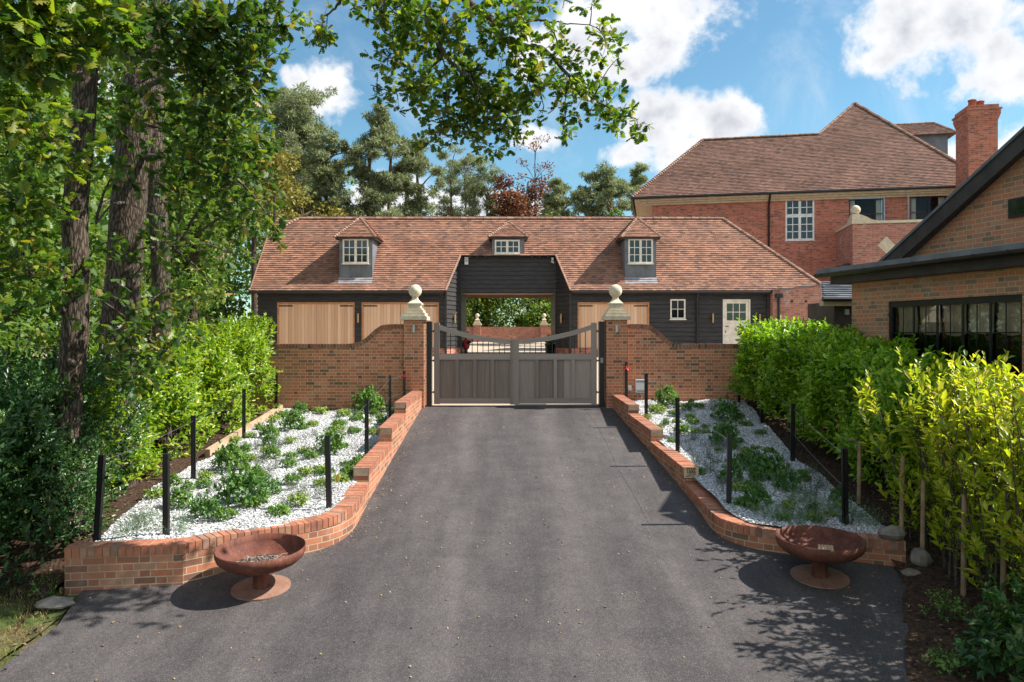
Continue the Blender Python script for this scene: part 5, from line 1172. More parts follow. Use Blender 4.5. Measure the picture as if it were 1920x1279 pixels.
for k in range(5): mb.obox(Vector((3.40, 7.80, g(7.84)+.317))+Vector((.03*(k-2), -.009*(k-2), -.004)), Vector((.009, -.003, 0)), Vector((.0215, .059, .029)), Vector((0, 0, .006)))
mb.build('offcut', M['timber'], t_)

# ------------------------------------------------------------------ bed plants
def plant_proto(kind, var):
    lv = Leaves()
    if kind == 'A':
        n = 150; d = rdir(n); d[:, 2] = np.abs(d[:, 2]); d = norm(d); rr = (.45+.5*rng.random(n))[:, None]*(1+.22*np.sin(d[:, :1]*6+var)*np.cos(d[:, 1:2]*5))
        P = d*rr*np.array([.85, .85, .95])+np.array([0, 0, .08]); lv.shoots(P, norm(d+np.array([0, 0, .5])+rdir(n)*.35), 6, .17, .235, .85)
        return lv, HERB, ('herb', 'herb_d')[var % 2]
    if kind == 'B':
        n = 100; d = rdir(n); d[:, 2] = np.abs(d[:, 2]); d = norm(d); rr = (.3+.65*rng.random(n))[:, None]
        P = d*rr*np.array([.9, .9, .5])+np.array([0, 0, .06]); lv.shoots(P, norm(d*.8+np.array([0, 0, .6])+rdir(n)*.4), 5, .18, .27, .9); return lv, HERB, ('herb_y', 'herb')[var % 2]
    if kind == 'C':
        n = 26; a = rng.uniform(0, 6.28, n); r = rng.random(n)**.6*.5; P = np.stack([np.cos(a)*r, np.sin(a)*r, np.zeros(n)], 1)
        lv.shoots(P, norm(P*.6+np.array([0, 0, 1])+rdir(n)*.12), 22, 1.0, .22, .7); return lv, BLADE2, 'lav'
    if kind == 'D':
        n = 22; a = rng.uniform(0, 6.28, n); r = rng.random(n)**.6*.6; P = np.stack([np.cos(a)*r, np.sin(a)*r, np.zeros(n)], 1)
        lv.shoots(P, norm(P*.9+np.array([0, 0, 1])+rdir(n)*.25), 14, 1.0, .18, .6); return lv, BLADE2, 'purp'
    n = 42; a = rng.uniform(0, 6.28, n); r = rng.random(n)**.6*.8; P = np.stack([np.cos(a)*r, np.sin(a)*r, np.zeros(n)], 1)
    lv.shoots(P, norm(P*.9+np.array([0, 0, .9])+rdir(n)*.25), 18, .85, .20, .8); return lv, BLADE2, 'ros'
BLADE2 = T_leaf(.075, .2, .1)
KN = {'A': ('leafy_shrub', 'shrub'), 'B': ('low_herb', 'herb'), 'C': ('lavender', 'lavender'), 'D': ('purple_sprig', 'plant'), 'E': ('rosemary', 'rosemary')}
LK = {'A0': 'leafy bright green shrub', 'A1': 'leafy dark green shrub', 'B0': 'low lime green herb', 'B1': 'low mid green herb', 'C': 'small upright grey-green lavender', 'D': 'sparse purple-brown sprig', 'E': 'feathery green rosemary'}
protos = {}
for k in 'ABCDE':
    for v in range(2):
        lv, tm, mt = plant_proto(k, v)
        protos[k, v] = (leafmesh(KN[k][0], tm, np.concatenate(lv.P), np.concatenate(lv.D), np.concatenate(lv.N), np.concatenate(lv.S)), mt)
        protos[k, v][0].materials.append(M[mt])
LP_ = [(550,805,.24,'A',0),(690,772,.36,'A',0),(505,822,.18,'A',0),(432,880,.26,'A',0),(455,948,.30,'A',1),(480,905,.16,'A',0),(620,850,.26,'A',0),(637,800,.17,'B',1),(530,782,.16,'B',1),(562,778,.18,'A',1),(600,776,.18,'B',0),(645,780,.17,'B',0),(668,790,.16,'B',1),(585,800,.14,'B',0),
 (542,875,.13,'B',1),(600,885,.12,'B',0),(610,890,.13,'B',1),(560,945,.15,'B',0),(520,966,.15,'B',1),(385,970,.17,'A',1),(335,955,.17,'A',0),(275,975,.17,'E',0),(245,1000,.17,'E',1),(330,996,.18,'E',0),(425,972,.14,'B',1),(490,868,.13,'C',0),(512,882,.12,'C',0),(465,866,.14,'B',0),(500,900,.12,'C',1),
 (575,842,.15,'D',0),(665,850,.16,'D',0),(550,905,.14,'B',1),(548,918,.12,'C',1),(650,885,.13,'C',0),(386,898,.12,'B',0),(398,925,.12,'C',0),(380,912,.12,'B',1),(440,830,.13,'B',0),(525,838,.12,'C',1),(545,860,.12,'B',1),(480,845,.12,'C',0),(590,868,.11,'D',1),(665,812,.14,'B',1),(700,815,.14,'B',0),(715,795,.14,'A',0),(620,828,.12,'D',1),(600,930,.12,'C',0),(570,850,.12,'B',0),(300,965,.12,'D',0),(265,990,.12,'C',1),(640,905,.14,'B',0),(545,830,.12,'B',0),(590,820,.11,'C',1)]
RP_ = [(1250,762,.36,'A',0),(1362,790,.34,'A',1),(1360,835,.30,'A',1),(1300,795,.16,'B',1),(1310,765,.17,'B',1),(1232,775,.24,'B',0),(1280,812,.2,'B',1),(1295,785,.14,'B',0),(1330,862,.12,'C',0),(1398,800,.16,'B',1),(1410,880,.24,'A',1),(1440,900,.30,'A',1),(1475,920,.24,'A',1),(1372,905,.22,'A',1),
 (1420,952,.22,'A',1),(1395,950,.18,'B',1),(1445,972,.20,'E',0),(1510,975,.22,'E',1),(1545,960,.20,'E',0),(1590,968,.22,'E',1),(1332,885,.12,'C',0),(1350,905,.12,'C',1),(1390,862,.14,'B',1),(1303,868,.12,'C',0),(1310,888,.13,'B',1),(1345,872,.12,'C',1),(1262,832,.13,'B',1),(1472,885,.13,'C',0),(1520,932,.14,'C',1),
 (1540,915,.14,'C',0),(1495,940,.16,'E',0),(1440,850,.14,'B',1),(1425,815,.13,'B',1),(1320,838,.14,'D',0),(1345,826,.12,'C',0),(1290,845,.12,'D',1),(1385,830,.12,'B',1),(1480,980,.15,'E',1),(1555,890,.13,'C',1),(1305,812,.12,'B',0),(1370,870,.12,'B',1),(1270,795,.14,'B',0),(1410,915,.14,'B',1),(1630,985,.16,'E',0)]
rx_ = random.Random(5)
for lst, LL, zf in ((LP_, LD, 0), (RP_, RD, 1)):
    added = 0
    while added < 44:
        D = rx_.uniform(8.6, 16.5); a_, b_ = ((interp(LBX, D), LIN(D)) if not zf else (RIN(D), interp(RBX, D))); x = rx_.uniform(a_+.15, b_-.15); px = 960+F*x/D
        z = (RZ if zf else LZ)(x, D); py = HZ+(CZ-z)*F/D
        if min(math.hypot((px-q[0])*1.0, (py-q[1])*1.6) for q in lst) < 16: continue
        lst.append((px, py, rx_.uniform(.09, .15), rx_.choice('BBAACBD'), rx_.randint(0, 1))); added += 1
bins = {}
for bed, lst in (('left', LP_), ('right', RP_)):
    for px, py, s_, k, v in lst:
        D = (LD if bed == 'left' else RD)(py); D = min(D, 16.7); x = (px-960)/F*D; z = (LZ if bed == 'left' else RZ)(x, D)
        a_, b_ = (interp(LBX, D), LIN(D)) if bed == 'left' else (RIN(D), interp(RBX, D))
        x = min(max(x, a_+.1), b_-.1); q = (x-a_)/(b_-a_); strip = ('along the low wall' if (q > .66) == (bed == 'left') and (q > .66 or q < .33) else ('along the hedge side' if q < .33 or q > .66 else 'along the middle'))
        look = LK.get(k+str(v)) or LK[k]
        bins.setdefault((look, bed, strip), []).append((D, x, z, s_, k, v))
ORD0 = ['nearest', 'second nearest', 'third nearest', 'fourth nearest', 'fifth nearest', 'sixth nearest', 'seventh nearest', 'eighth nearest', 'ninth nearest', 'tenth nearest', 'eleventh nearest', 'twelfth nearest', 'thirteenth nearest', 'fourteenth nearest', 'fifteenth nearest', 'sixteenth nearest', 'seventeenth nearest', 'eighteenth nearest', 'nineteenth nearest', 'twentieth nearest', 'twenty-first nearest', 'twenty-second nearest']
ORD = ORD0
for (look, bed, strip), L_ in bins.items():
    L_.sort()
    for i, (D, x, z, s_, k, v) in enumerate(L_):
        me, mt = protos[k, v]; o = link(KN[k][0], me, M[mt]); o.location = (x, D, z+.005); o.rotation_euler.z = random.uniform(0, 6.28)
        s2 = s_*((1.2 if bed == 'left' else .98) if k in 'AB' else 1.2); hz_ = {'A': 1.3, 'B': 1.15, 'C': 1.25, 'D': 1.2, 'E': 1.1}[k]; o.scale = (s2, s2, s2*hz_)
        where = ('only one' if len(L_) == 1 else ('farthest' if i == len(L_)-1 else ORD[min(i, 21)]))
        tag(o, f'{look} in the {bed} gravel bed, {where} {strip}', KN[k][1], f'plants in the {bed} gravel bed')
mb = MB(); p = W(634, 895, 9.9); mb.obox((p.x, p.y, p.z), (.02, 0, .0), (0, .003, 0), (0, 0, .05)); tag(mb.build('plant_tag', M['yellow']), 'yellow plant tag standing in the left gravel bed', 'plant tag')

# ------------------------------------------------------------------ hedges
def hedge(name, label, cx, hw, y0, y1, zb, zt, n, mat, size=.11, k=8, L=.22, stems=40, leafm=None, low=.15, seed=1, parent=None, xw=.25):
    """cx(y), zb(y), zt(y)"""
    t_ = thing(name, label, 'hedge', (cx((y0+y1)/2), (y0+y1)/2, zb((y0+y1)/2)))
    lv = Leaves(); y = rng.uniform(y0, y1, n); c_ = np.array([cx(v) for v in y]); b_ = np.array([zb(v) for v in y]); tt = np.array([zt(v) for v in y])
    h = low+(1-low)*rng.random(n)**.75; face = rng.random(n); ang_ = rng.uniform(-1, 1, n)
    wv = hw*(1-.25*np.abs(h-.55)**2*2)*(1+xw*np.sin(y*3.1+h*5)+.5*xw*np.sin(y*7.7))
    side = np.where(face < .42, -1.0, np.where(face < .62, 1.0, 0)); x = c_+np.where(side != 0, side*wv*(.75+.25*rng.random(n)), ang_*wv)
    z = b_+(tt-b_)*np.where(side != 0, h, .88+.14*rng.random(n)+.06*np.sin(y*5)+.05*np.sin(y*11+2))-.1
    A = norm(np.stack([side*.8, np.zeros(n), np.where(side != 0, .75, 1.3)], 1)+rdir(n)*.45); lv.shoots(np.stack([x, y, z], 1), A, k, L, size)
    n2 = n//3; y = rng.uniform(y0, y1, n2); x = np.array([cx(v) for v in y])+rng.uniform(-.7, .7, n2)*hw; z = np.array([zb(v)+(zt(v)-zb(v))*random.uniform(.25, .9) for v in y])
    lv.shoots(np.stack([x, y, z], 1), norm(rdir(n2)+np.array([0, 0, .5])), k, L, size)
    # rounded ends
    fo = lv.build('foliage', LAUREL, M[mat], t_)
    m_ = MB()
    for i in range(stems):
        yy = y0+(y1-y0)*(i+random.random())/stems; xx = cx(yy)+random.uniform(-.3, .3)*hw; z_ = zb(yy)
        x2, y2 = xx+random.uniform(-.25, .25), yy+random.uniform(-.2, .2); m_.tube([(xx, yy, z_-.05), ((xx+x2)/2+random.uniform(-.05, .05), (yy+y2)/2, z_+.5), (x2, y2, z_+(zt(yy)-z_)*.85)], [.016, .011, .005], 5)
    m_.build('stems', M['twig'], t_); return t_
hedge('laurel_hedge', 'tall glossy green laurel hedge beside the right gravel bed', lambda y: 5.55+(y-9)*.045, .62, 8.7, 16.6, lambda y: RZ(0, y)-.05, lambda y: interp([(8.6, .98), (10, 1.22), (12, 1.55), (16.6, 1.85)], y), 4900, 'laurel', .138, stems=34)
def upright_hedge(name, label, x0, x1, y0, y1, n, top, mat):
    t_ = thing(name, label, 'hedge', ((x0+x1)/2, (y0+y1)/2, g((y0+y1)/2))); lv = Leaves(); m_ = MB()
    for i in range(n):
        y = y0+(y1-y0)*(i+random.random())/n; x = random.uniform(x0+.15, x1-.1)+.04*(y-6); zb = g(y)-.03; H = (top(y)-zb)*random.uniform(.72, 1.06); lx, ly = random.uniform(-.42, .30), random.uniform(-.3, .3)
        P = [Vector((x+lx*(k/6)**1.4+random.uniform(-.02, .02), y+ly*(k/6)**1.4, zb+H*k/6)) for k in range(7)]; m_.tube(P, [.013-.0016*k for k in range(7)], 5, caps=False)
        nb = 10
        B = []; A = []
        for q in range(nb):
            t = .06+.94*(q+random.random()*.8)/nb; k = min(5, int(t*6)); p = P[k].lerp(P[k+1], t*6-k); a = random.uniform(0, 6.28); d = Vector((math.cos(a)*.55, math.sin(a)*.55, .85)).normalized()
            L = random.uniform(.06, .24)*(1.15-.5*t); m_.tube([p, p+d*L], [.005, .003], 4, caps=False); B.append(p+d*L); A.append(d)
        B.append(P[-1]-Vector((0, 0, .1))); A.append(Vector((lx*.3, ly*.3, 1)).normalized())
        lv.shoots(np.array([tuple(v) for v in B]), np.array([tuple(v) for v in A]), 9, .30, .135, .60)
    m_.build('stems', M['twig'], t_); lv.build('foliage', T_leaf(.20, .3, .18), M[mat], t_); return t_
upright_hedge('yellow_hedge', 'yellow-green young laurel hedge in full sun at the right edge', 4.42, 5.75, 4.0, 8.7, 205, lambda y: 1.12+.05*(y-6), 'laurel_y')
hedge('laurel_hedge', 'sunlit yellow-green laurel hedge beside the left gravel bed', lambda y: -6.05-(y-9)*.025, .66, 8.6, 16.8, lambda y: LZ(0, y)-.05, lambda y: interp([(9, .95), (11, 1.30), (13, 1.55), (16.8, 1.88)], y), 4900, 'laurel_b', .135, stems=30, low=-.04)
hedge('dark_hedge', 'dark evergreen shrub mass at the left edge of the picture', lambda y: -5.75, .75, 6.3, 9.6, lambda y: g(y)+.0, lambda y: interp([(6, .75), (7.6, 1.15), (9.6, 1.35)], y), 3200, 'laurel_d', .09, stems=16, low=.02)
hedge('small_leaved_hedge', 'small leaved dark shrub between the left hedge and the gravel bed', lambda y: -5.25-(y-8)*.05, .36, 7.9, 9.0, lambda y: LZ(0, y)-.15, lambda y: interp([(7.9, .40), (8.6, .75), (10.4, .5)], y), 900, 'laurel_d', .055, stems=12, k=9, L=.2, low=.02)
for i, (px, py, h_, lb) in enumerate([(1729,1057,.95,'wooden stake at the near end of the right green hedge'), (1806,1121,1.05,'wooden stake amid the middle stems of the yellow hedge'), (1690,1000,.9,'wooden stake beside the right end of the right low wall'), (1610,940,.8,'wooden stake among the hedge stems behind the corner post'), (1880,1145,1.1,'wooden stake at the right picture edge in the yellow hedge')]):
    v = (py-HZ)/F; D = 3.44/(v+.1) if py > 1030 else RD(py); x = (px-960)/F*D; z = g(D) if py > 1030 else RZ(0, D); m_ = MB(); m_.tube([(x, D, z-.1), (x+.02, D+.01, z+h_)], .026, 8); tag(m_.build('wooden_stake', M['stake']), lb, 'stake', 'wooden stakes in the right hedges')

def shrub(name, label, c_, r, n, mat, size, tmpl=HERB, k=6, cat='shrub', stems=8, L=.12, up=.6):
    t_ = thing(name, label, cat, (c_[0], c_[1], c_[2]-r[2])); lv = Leaves(); d = rdir(n); P = np.array(c_)+d*(rng.random(n)**.4)[:, None]*np.array(r)
    lv.shoots(P, norm(d*.7+np.array([0, 0, up])+rdir(n)*.3), k, L, size, .9); lv.build('foliage', tmpl, M[mat], t_)
    m_ = MB()
    for _ in range(stems):
        q = Vector(c_)+Vector([random.uniform(-.6, .6)*r[i] for i in range(3)]); m_.tube([(c_[0]+random.uniform(-.05, .05), c_[1], c_[2]-r[2]-.03), q], [.012, .005], 5)
    m_.build('stems', M['twig'], t_); return t_
shrub('rhododendron', 'dark long-leaved shrub in the mulch at the lower right corner', (4.05, 5.75, -.80), (.36, .36, .28), 120, 'laurel_d', .12, LAUREL, 8)
shrub('rhododendron', 'dark glossy shrub at the right edge below the yellow hedge', (4.5, 6.2, -.72), (.34, .4, .30), 110, 'herb_d', .10, LAUREL, 8)
shrub('small_shrub', 'small bright green plant on the dark mulch, farther of the pair', (4.12, 6.85, -.88), (.17, .15, .10), 60, 'herb', .045)
shrub('small_shrub', 'small bright green plant on the dark mulch, nearer of the pair', (3.68, 6.0, -1.0), (.16, .14, .09), 60, 'herb', .045)
shrub('small_shrub', 'leafy weed at the foot of the left low wall', (-4.75, 7.3, -.86), (.12, .1, .08), 16, 'herb', .05)

# ------------------------------------------------------------------ trees
def limb(m_, a, b_, r0, r1, n=6, wob=.12, sides=6):
    a = Vector(a); b_ = Vector(b_); L = (b_-a).length; pts = []; off = Vector((0, 0, 0))
    for i in range(n+1):
        t = i/n; off += Vector((random.uniform(-1, 1), random.uniform(-1, 1), random.uniform(-1, 1)))*wob*L/n
        pts.append(a.lerp(b_, t)+off*(1-t)*1.2+Vector((0, 0, L*.08*math.sin(math.pi*t))))
    m_.tube(pts, [r0+(r1-r0)*i/n for i in range(n+1)], sides, caps=False); return pts
def nearest(pts, q): return min(pts, key=lambda p: (p-q).length_squared)
# close oaks on the left
def close_tree(name, label, trunk_px, D, wpx, blobs, leafmat, size, knots=0, density=1.0, limbs=()):
    base = W(trunk_px[0][0], trunk_px[0][1], D); t_ = thing(name, label, 'tree', (base.x, D, g(D)))
    pts = [Vector((base.x, D, g(D)-.1))]+[W(x, y, D) for x, y in trunk_px]; rad = [wpx*.62/F*D]+[wpx*.5/F*D*(1-.25*i/len(trunk_px)) for i in range(len(trunk_px))]
    P = catmull([(p.x, p.y, p.z, r) for p, r in zip(pts, rad)], 8); m_ = MB(); m_.tube([p[:3] for p in P], [p[3] for p in P], 28, wob=.035)
    for _ in range(knots):
        q = random.choice(P[6:-4]); a = random.uniform(-2.6, -.5); c_ = Vector(q[:3])+Vector((math.cos(a), math.sin(a), 0))*q[3]*.8; m_.lathe([(.001, .05), (.04, .045), (.075, .0), (.05, -.06), (.001, -.08)], c_, 9)
    tk = m_.build('trunk', M['bark'], t_); m_ = MB(); node = [Vector(p[:3]) for p in P]
    for (a, b_, r0) in limbs:
        node += limb(m_, a, b_, r0, r0*.35, 8, .10)
    lv = Leaves()
    for (px, py, rx, ry, dd, dens) in blobs:
        c_ = W(px, py, dd); r = Vector((rx/F*dd, max(.5, .5*(rx+ry)/F*dd), ry/F*dd)); n = max(3, int(rx*ry*.011*density*dens*(9/dd)))
        s0 = nearest(node, c_); node2 = limb(m_, s0, c_, .022, .008, 6, .10, 5); Pp = lv.whorl(c_, r, n, 6, size)
        for q in Pp[::3]:
            q = Vector(q); m_.tube([nearest(node2, q), (q+nearest(node2, q))*.5+Vector((0, 0, .04)), q], [.006, .005, .002], 4, caps=False)
    m_.build('limbs', M['twig'], t_); lv.build('crown', OAK, M[leafmat], t_); return t_
B1 = [(60,60,110,80,5.0,1.0),(170,25,80,45,5.2,1.2),(30,180,80,80,6.5,1),(90,260,90,80,7.5,1),(40,380,80,80,7.5,.9),(20,500,70,70,7.5,.8),(90,520,70,60,8,.6)]
close_tree('oak_tree', 'leftmost thick bare oak trunk with knots and leaning top', [(128,760),(140,640),(143,520),(141,400),(150,300),(158,200),(163,90),(170,-60),(180,-300)], 8.4, 47, B1, 'oakleaf', .12, 5,
   limbs=[(W(160,100,8.4), W(330,118,8.8), .035), (W(150,80,8.4), W(60,40,5.3), .03), (W(165,110,8.4), W(225,40,8), .045)])
B2 = [(300,50,120,70,8.5,1.3),(400,40,110,70,8.5,1.3),(480,50,60,65,9,1.3),(525,20,45,35,9,1.2),(380,150,110,70,9,1.2),(455,150,65,60,9,1.3),(505,105,38,35,9,1.1),(300,240,110,70,9.5,.9),(420,260,80,70,9.5,1.3),(470,250,48,60,10,1.2),(480,330,42,55,10,1.1),
      (400,350,80,50,10,1.2),(440,410,70,38,10,1.0),(500,400,32,40,9,1.1),(520,440,18,16,9,.8),(330,360,60,60,9,.9),(240,170,50,60,9,.6),(210,330,40,50,8.6,.6)]
close_tree('oak_tree', 'second oak trunk from the left, deeply furrowed and ivy dark', [(215,760),(222,640),(232,520),(240,400),(248,300),(258,200),(268,90),(285,-60),(300,-300)], 10.4, 66, B2, 'oakleaf2', .125, 3, 1.0,
   limbs=[(W(262,180,10.4), W(420,120,9.2), .05), (W(250,300,10.4), W(430,330,9.8), .045), (W(266,90,10.4), W(480,40,9), .05), (W(245,380,10.4), W(180,420,9), .03)])
B3 = [(330,470,70,55,9,.7),(290,560,60,60,8.6,.7),(250,620,60,60,8.2,.8),(310,660,60,55,8.8,.8),(240,700,60,40,8.4,.9),(400,540,50,45,10,.5),(360,600,50,45,10,.5),(230,480,45,60,8.6,.5),(420,470,50,35,10.5,.8),(350,300,60,60,9,.8),(430,340,60,60,9.4,1.0),(470,390,40,45,9.5,1.0),(180,560,30,60,8,.4)]
close_tree('oak_tree', 'third narrow oak trunk from the left with low leafy shoots', [(300,760),(301,640),(302,520),(296,400),(292,300),(290,200),(296,90),(305,-60)], 12.5, 36, B3, 'oakleaf2', .115, 2,
   limbs=[(W(300,500,12.5), W(330,470,9.5), .03), (W(300,560,12.5), W(280,640,8.8), .03)])
# overhanging branch
br = thing('oak_branch', 'leafy oak branch hanging into the top centre of the picture', 'tree branch', W(850,-200,7.4)); m_ = MB(); DB = 7.4
def pxl(L, d0=DB, d1=None):
    n_ = len(L); return [W(x, y, d0+((d1 or d0)-d0)*i/(n_-1)) for i, (x, y) in enumerate(L)]
node = []
for L, r0, r1, d1 in [([(830,-260),(806,-60),(801,0),(803,42),(813,67),(834,100),(855,125),(880,142)], .05, .010, 7.2), ([(830,-260),(850,-60),(880,5),(917,33),(938,67),(972,83),(1022,94),(1063,137),(1122,192),(1188,222)], .055, .007, 7.6),
                      ([(938,50),(980,42),(1009,37),(1030,48),(1048,90)], .016, .006, 7.3), ([(1009,37),(1046,42),(1075,45),(1120,50)], .010, .004, 7.5), ([(834,100),(788,146),(760,168),(730,171),(695,160)], .012, .004, 7.1),
                      ([(801,0),(760,-20),(722,0),(713,45),(735,70)], .016, .005, 7.3), ([(830,-260),(700,-80),(645,-10),(625,20),(600,36)], .03, .005, 7.8), ([(880,142),(905,190),(930,240)], .009, .003, 7.1), ([(972,83),(1000,140),(1020,200)], .012, .004, 7.6),
                      ([(1063,137),(1060,190),(1060,235)], .008, .003, 7.5), ([(850,-60),(950,-40),(1060,-30),(1130,0)], .02, .005, 7.8), ([(813,67),(840,150),(830,220),(825,260)], .010, .003, 7.2)]:
    P = catmull([(p.x, p.y, p.z) for p in pxl(L, DB, d1)], 5); P = [Vector(p)+Vector((random.uniform(-.01, .01), 0, random.uniform(-.01, .01))) for p in P]; m_.tube(P, [r0+(r1-r0)*i/(len(P)-1) for i in range(len(P))], 8, caps=False); node += P
lv = Leaves()
for px, py, rx, ry, dens in [(700,10,40,30,1),(760,50,55,50,1.1),(728,110,34,32,1),(830,50,80,50,1.2),(880,140,70,55,1.2),(960,50,60,50,1.3),(930,215,75,48,1.3),(840,225,42,38,1.2),(905,268,38,22,1),(1000,145,50,52,1.1),(1070,115,50,42,.9),(1100,180,60,42,1.1),(1150,222,50,24,1),(1197,240,30,18,.9),
    (1060,245,22,20,.9),(700,165,24,14,.9),(738,192,18,14,.8),(765,150,34,34,.8),(1135,75,32,30,.9),(1160,108,16,12,.7),(598,55,38,22,1.1),(612,88,14,9,.8),(1010,5,50,16,1),(1110,5,30,10,.7),(800,170,45,45,1.1),(815,268,34,14,1),(640,-10,30,18,.8),(880,-10,90,20,1),(760,-5,50,20,.8),(960,250,30,24,.9),(1040,60,30,16,.5),(890,180,60,50,1)]:
    dd = 7.4+random.uniform(-.3, .4); c_ = W(px, py, dd); n = max(3, int(rx*ry*.0200*dens)); r = (rx/F*dd, .34, ry/F*dd)
    r = tuple(v_*1.12 for v_ in r); Pp = lv.whorl(c_, r, n, 6, .090); s0 = nearest(node, c_); nd = limb(m_, s0, c_, .007, .003, 5, .1, 5)
    for q in Pp[::2]:
        q = Vector(q); a = nearest(nd+node, q); m_.tube([a, (a+q)*.5+Vector((random.uniform(-.03, .03), 0, .03)), q], [.004, .003, .0018], 4, caps=False)
m_.build('limbs', M['twig'], br); lv.build('foliage', OAK, M['oakleaf'], br)

# background broadleaf trees
def broad(label, x, y, h, cr, mat, n=7000, size=.17, low=.25, name='broadleaf_tree', trunk=.18, mb_='bark', group=None, clumps=26, lean=0):
    z0 = g(y); t_ = thing(name, label, 'tree', (x, y, z0), group); m_ = MB(); top = Vector((x+lean, y, z0+h*.8))
    tp = limb(m_, (x, y, z0-.1), top, trunk, trunk*.3, 8, .04, 9); m_.build('trunk', M[mb_], t_); m_ = MB(); lv = Leaves(); zc = z0+h*(low+1)/2; rh = h*(1-low)/2
    for i in range(clumps):
        d = Vector((random.gauss(0, 1), random.gauss(0, 1), random.gauss(0, 1))).normalized()*random.uniform(.35, .95)
        c_ = Vector((x+lean*.6+d.x*cr, y+d.y*cr, zc+d.z*rh)); rr = cr*random.uniform(.22, .42)
        lv.blob(c_, (rr, rr, rr*.7), n//clumps, size, shell=.2); a = nearest(tp, c_-Vector((0, 0, .8))); limb(m_, a, c_, trunk*.25, .02, 4, .1, 5)
    m_.build('limbs', M['twig'], t_); lv.build('crown', TRI, M[mat], t_); return t_
broad('dense green tree just behind the leftmost oak trunk', -9.5, 13, 8, 2.2, 'wood1', 7000, .15, .1)
broad('light green tree in the wood at the far left edge', -13.5, 17, 10, 3.0, 'wood2', 8000, .18, .05)
broad('green tree between the first and second oak trunks', -10.5, 17.5, 9.5, 2.4, 'wood1', 7000, .16, .08)
broad('pale green tree in sun between the second and third oak trunks', -11.5, 23, 10.5, 2.8, 'wood2', 8000, .18, .05)
broad('bushy dark tree left of the coach house', -10.9, 24.5, 7.5, 1.6, 'wood1', 6000, .16, .02)
broad('tall green tree in the gap left of the coach house roof', -13.5, 31, 13, 3.2, 'wood2', 8000, .2, .08)
broad('low dark tree beside the left wall of the coach house', -12.0, 27.5, 5.5, 1.5, 'wood1', 5000, .17, .0)
broad('broad tree deep in the wood at the left edge', -20, 25, 14, 4.5, 'wood1', 9000, .22, .05)
broad('tall broad tree deep in the wood behind the leftmost trunk', -16.5, 30, 16, 4.2, 'wood2', 9000, .22, .05)
broad('yellowing birch-like tree above the left end of the coach house roof', -13.6, 38, 14.0, 2.6, 'autumn', 6000, .2, .35)
broad('yellow-green tree low behind the left end of the roof ridge', -12.2, 42, 10.5, 2.4, 'autumn', 5000, .2, .3)
for i, (x, y, lb) in enumerate([(-14.6, 35, 'bare pinkish pine trunk in the gap left of the coach house, left of three'), (-13.7, 34, 'bare pinkish pine trunk in the gap left of the coach house, middle of three'), (-12.9, 32, 'leaning bare trunk nearest the coach house')]):
    t_ = thing('pine_tree', lb, 'tree', (x, y, g(y)), 'bare trunks left of the coach house'); m_ = MB(); tp = limb(m_, (x, y, g(y)), (x-(.9 if i == 2 else .1), y, g(y)+13), .17, .08, 10, .02, 9); m_.build('trunk', M['barkpine'], t_)
    lv = Leaves()
    for _ in range(8): lv.blob(tp[-1]+Vector((random.uniform(-1.5, 1.5), random.uniform(-1.5, 1.5), random.uniform(-2, 2))), (.9, .9, .45), 300, .25)
    lv.build('crown', NEEDLE, M['pine'], t_)
# far off wood as one mass
lv = Leaves()
for _ in range(330):
    x = random.uniform(-62, -14); y = random.uniform(40, 66); h = random.uniform(1, 15)
    lv.blob((x, y, h), (2.6, 2.0, 1.9), 260, .36, shell=.3)
tag(lv.build('woodland', TRI, M['wood1'], None), 'far-off green woodland behind the left trees', 'woodland', kind='stuff')
lv = Leaves()
for _ in range(120):
    x = random.uniform(-9, 9); y = random.uniform(61.8, 69); h = random.uniform(.2, 7.5); lv.blob((x, y, h), (1.9, 1.7, 1.4), 260, .30, shell=.3)
tag(lv.build('woodland_edge', TRI, M['wood2'], None), 'leafy woodland edge seen beyond the archway', 'woodland', kind='stuff')
broad('dark leaning tree trunk seen through the archway', (885-960)/F*63, 63, 9, 1.8, 'wood1', 3000, .3, .55, trunk=.36, lean=-.8)
broad('round green bush beyond the garden wall at the right of the archway', (1005-960)/F*62.5, 62.5, 3.4, 1.8, 'wood1', 2500, .22, .05)
broad('pale green bush beyond the garden wall at the left of the archway', (868-960)/F*62.5, 62.5, 3.6, 1.6, 'wood2', 2500, .22, .05)

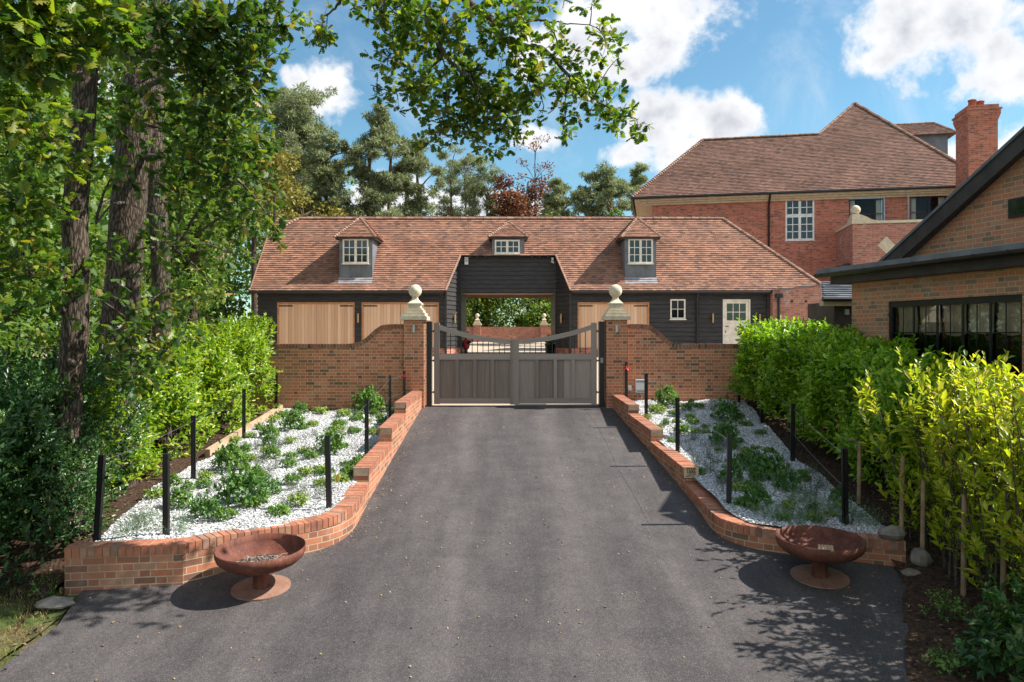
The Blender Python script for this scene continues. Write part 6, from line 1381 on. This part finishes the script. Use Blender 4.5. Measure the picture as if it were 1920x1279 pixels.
def pine(label, px, ptop, D, wpx, shape='round', trunks=1, n=20, mat='pine', low=.45, size=.26, per=330, name='scots_pine', seed=0, pad=1.0):
    """crown spans px +- wpx/2, top at ptop"""
    b = W(px, 0, D); z0 = g(D); top = W(px, ptop, D).z; H = top-z0; cr = wpx/2/F*D
    t_ = thing(name, label, 'tree', (b.x, D, z0)); m_ = MB(); nodes = []
    for k in range(trunks):
        x = b.x+(k-(trunks-1)/2)*cr*.45; nodes += limb(m_, (x, D, z0), (x+random.uniform(-.4, .4), D, z0+H*.88), .20+.05*random.random(), .07, 10, .05, 8)
    m_.build('trunk', M['barkpine'], t_); m_ = MB(); lv = Leaves()
    nn = int(n*3.2)
    for i in range(nn):
        f = (i+random.random())/nn; hh = low+(1-low)*(f**.9); env = {'round': math.sqrt(max(.06, 1-((hh-.60)/.46)**2)), 'flat': (1.0 if hh < .92 else .7)*min(1, .55+(hh-low)*3), 'cone': 1.15-hh}[shape]
        env *= .8+.35*math.sin(hh*23+seed+px); a = random.uniform(0, 6.28); rr = cr*env*math.sqrt(random.uniform(.04, 1.0)); c_ = Vector((b.x+math.cos(a)*rr, D+math.sin(a)*rr*.8, z0+H*hh-.2+random.uniform(-.3, .3)))
        pr = cr*random.uniform(.10, .26)*pad
        if i % 2 == 0: s0 = nearest(nodes, c_-Vector((0, 0, H*.05))); limb(m_, s0, c_, .06, .02, 5, .2, 5)
        lv.blob(c_, (pr*random.uniform(.8, 1.4), pr, pr*random.uniform(.35, .7)), int(per*.7), size, up=.3, shell=.0)
        for _ in range(3):
            c2 = c_+Vector((random.gauss(0, 1)*pr*.9, random.gauss(0, 1)*pr*.8, random.gauss(0, .5)*pr)); lv.blob(c2, (pr*.5, pr*.5, pr*.3), per//5, size, up=.3, shell=.0)
    m_.build('limbs', M['barkpine'], t_); lv.build('crown', T_needle(.11), M[mat], t_); return t_
pine('tall dense pine above the left end of the coach house roof', 545, 168, 46, 190, 'round', 1, 34, low=.42, per=420, pad=1.0)
pine('shorter open pine right of the tall dense pine', 615, 255, 44, 110, 'round', 1, 18, low=.45, per=330)
pine('small pine beside the pale sky gap left of the middle pines', 640, 322, 52, 50, 'round', 1, 10, low=.5, per=260)
pine('tallest of the middle pines, with crooked trunks, left of the centre', 712, 208, 45, 130, 'round', 2, 26, low=.40, per=360)
pine('pine with a dark tuft in the middle group above the roof', 775, 262, 46, 120, 'round', 2, 18, low=.48, per=300)
pine('flat-topped pine at the right of the middle group', 860, 285, 66, 130, 'flat', 2, 18, low=.62, per=300)
pine('low pine between the middle group and the copper tree', 915, 330, 67, 80, 'round', 1, 12, low=.45, per=300)
pine('rounded pine just right of the copper tree', 1050, 335, 50, 90, 'round', 1, 16, low=.4, per=300)
pine('spreading umbrella pine with open branches left of the house', 1125, 320, 48, 110, 'flat', 2, 18, low=.62, per=300)
pine('pine half hidden behind the left corner of the house roof', 1200, 318, 52, 90, 'flat', 1, 14, low=.55, per=300)
broad('reddish copper beech above the roof between the pines', (990-960)/F*66, 66, 16.6, 3.8, 'copper', 15000, .26, .2, name='copper_beech', clumps=34)
t_ = thing('young_beech', 'thin bare-topped reddish tree rising above the copper beech', 'tree', ((1003-960)/F*65.5, 65.5, 1)); m_ = MB(); tp = limb(m_, ((1003-960)/F*65.5, 65.5, 1), W(1003, 285, 65.5), .15, .03, 10, .02, 7); lv = Leaves()
for k in range(34):
    p = tp[random.randint(4, 10)]; q = p+Vector((random.uniform(-1.7, 1.7), random.uniform(-1, 1), random.uniform(.4, 1.7))); limb(m_, p, q, .035, .01, 4, .1, 4); lv.blob(q, (.42, .42, .32), 32, .2)
m_.build('trunk', M['twig'], t_); lv.build('crown', TRI, M['copper'], t_)
lv = Leaves()
for _ in range(90):
    x = random.uniform(-18, 16); h = random.uniform(4, 11.5-.10*abs(x)); lv.blob((x, random.uniform(74, 82), h), (2.2, 1.6, 1.3), 260, .34, shell=.2)
tag(lv.build('pine_woodland', TRI, M['pine'], None), 'distant grey-green woodland behind the pines and the roof ridge', 'woodland', kind='stuff')
# low bushes right behind the ridge line
for px, D, h, mt, lb in ((590, 40, 8.2, 'wood1', 'low green tree top peeping over the ridge below the small pine'), (1052, 46, 8.8, 'wood1', 'low green tree top over the ridge right of the copper beech'), (1160, 44, 8.6, 'wood1', 'low green tree top beside the house corner'), (905, 66, 13.2, 'pine', 'low grey-green tree top left of the copper beech')):
    broad(lb, (px-960)/F*D, D, h, 1.7, mt, 3500, .18, .2)
# bushes behind the left hedge
for x, y, h, c_, mt, lb in ((-8.3, 11.0, 3.6, 1.2, 'wood2', 'light green bush behind the sunlit left hedge, nearer of two'), (-8.6, 14.5, 4.2, 1.3, 'wood2', 'light green bush behind the sunlit left hedge, farther of two'), (-7.9, 8.3, 3.0, 1.2, 'wood1', 'dark bush beneath the leftmost oak trunk')):
    broad(lb, x, y, h, c_, mt, 6000, .10, .0, name='bush', trunk=.05, clumps=30)
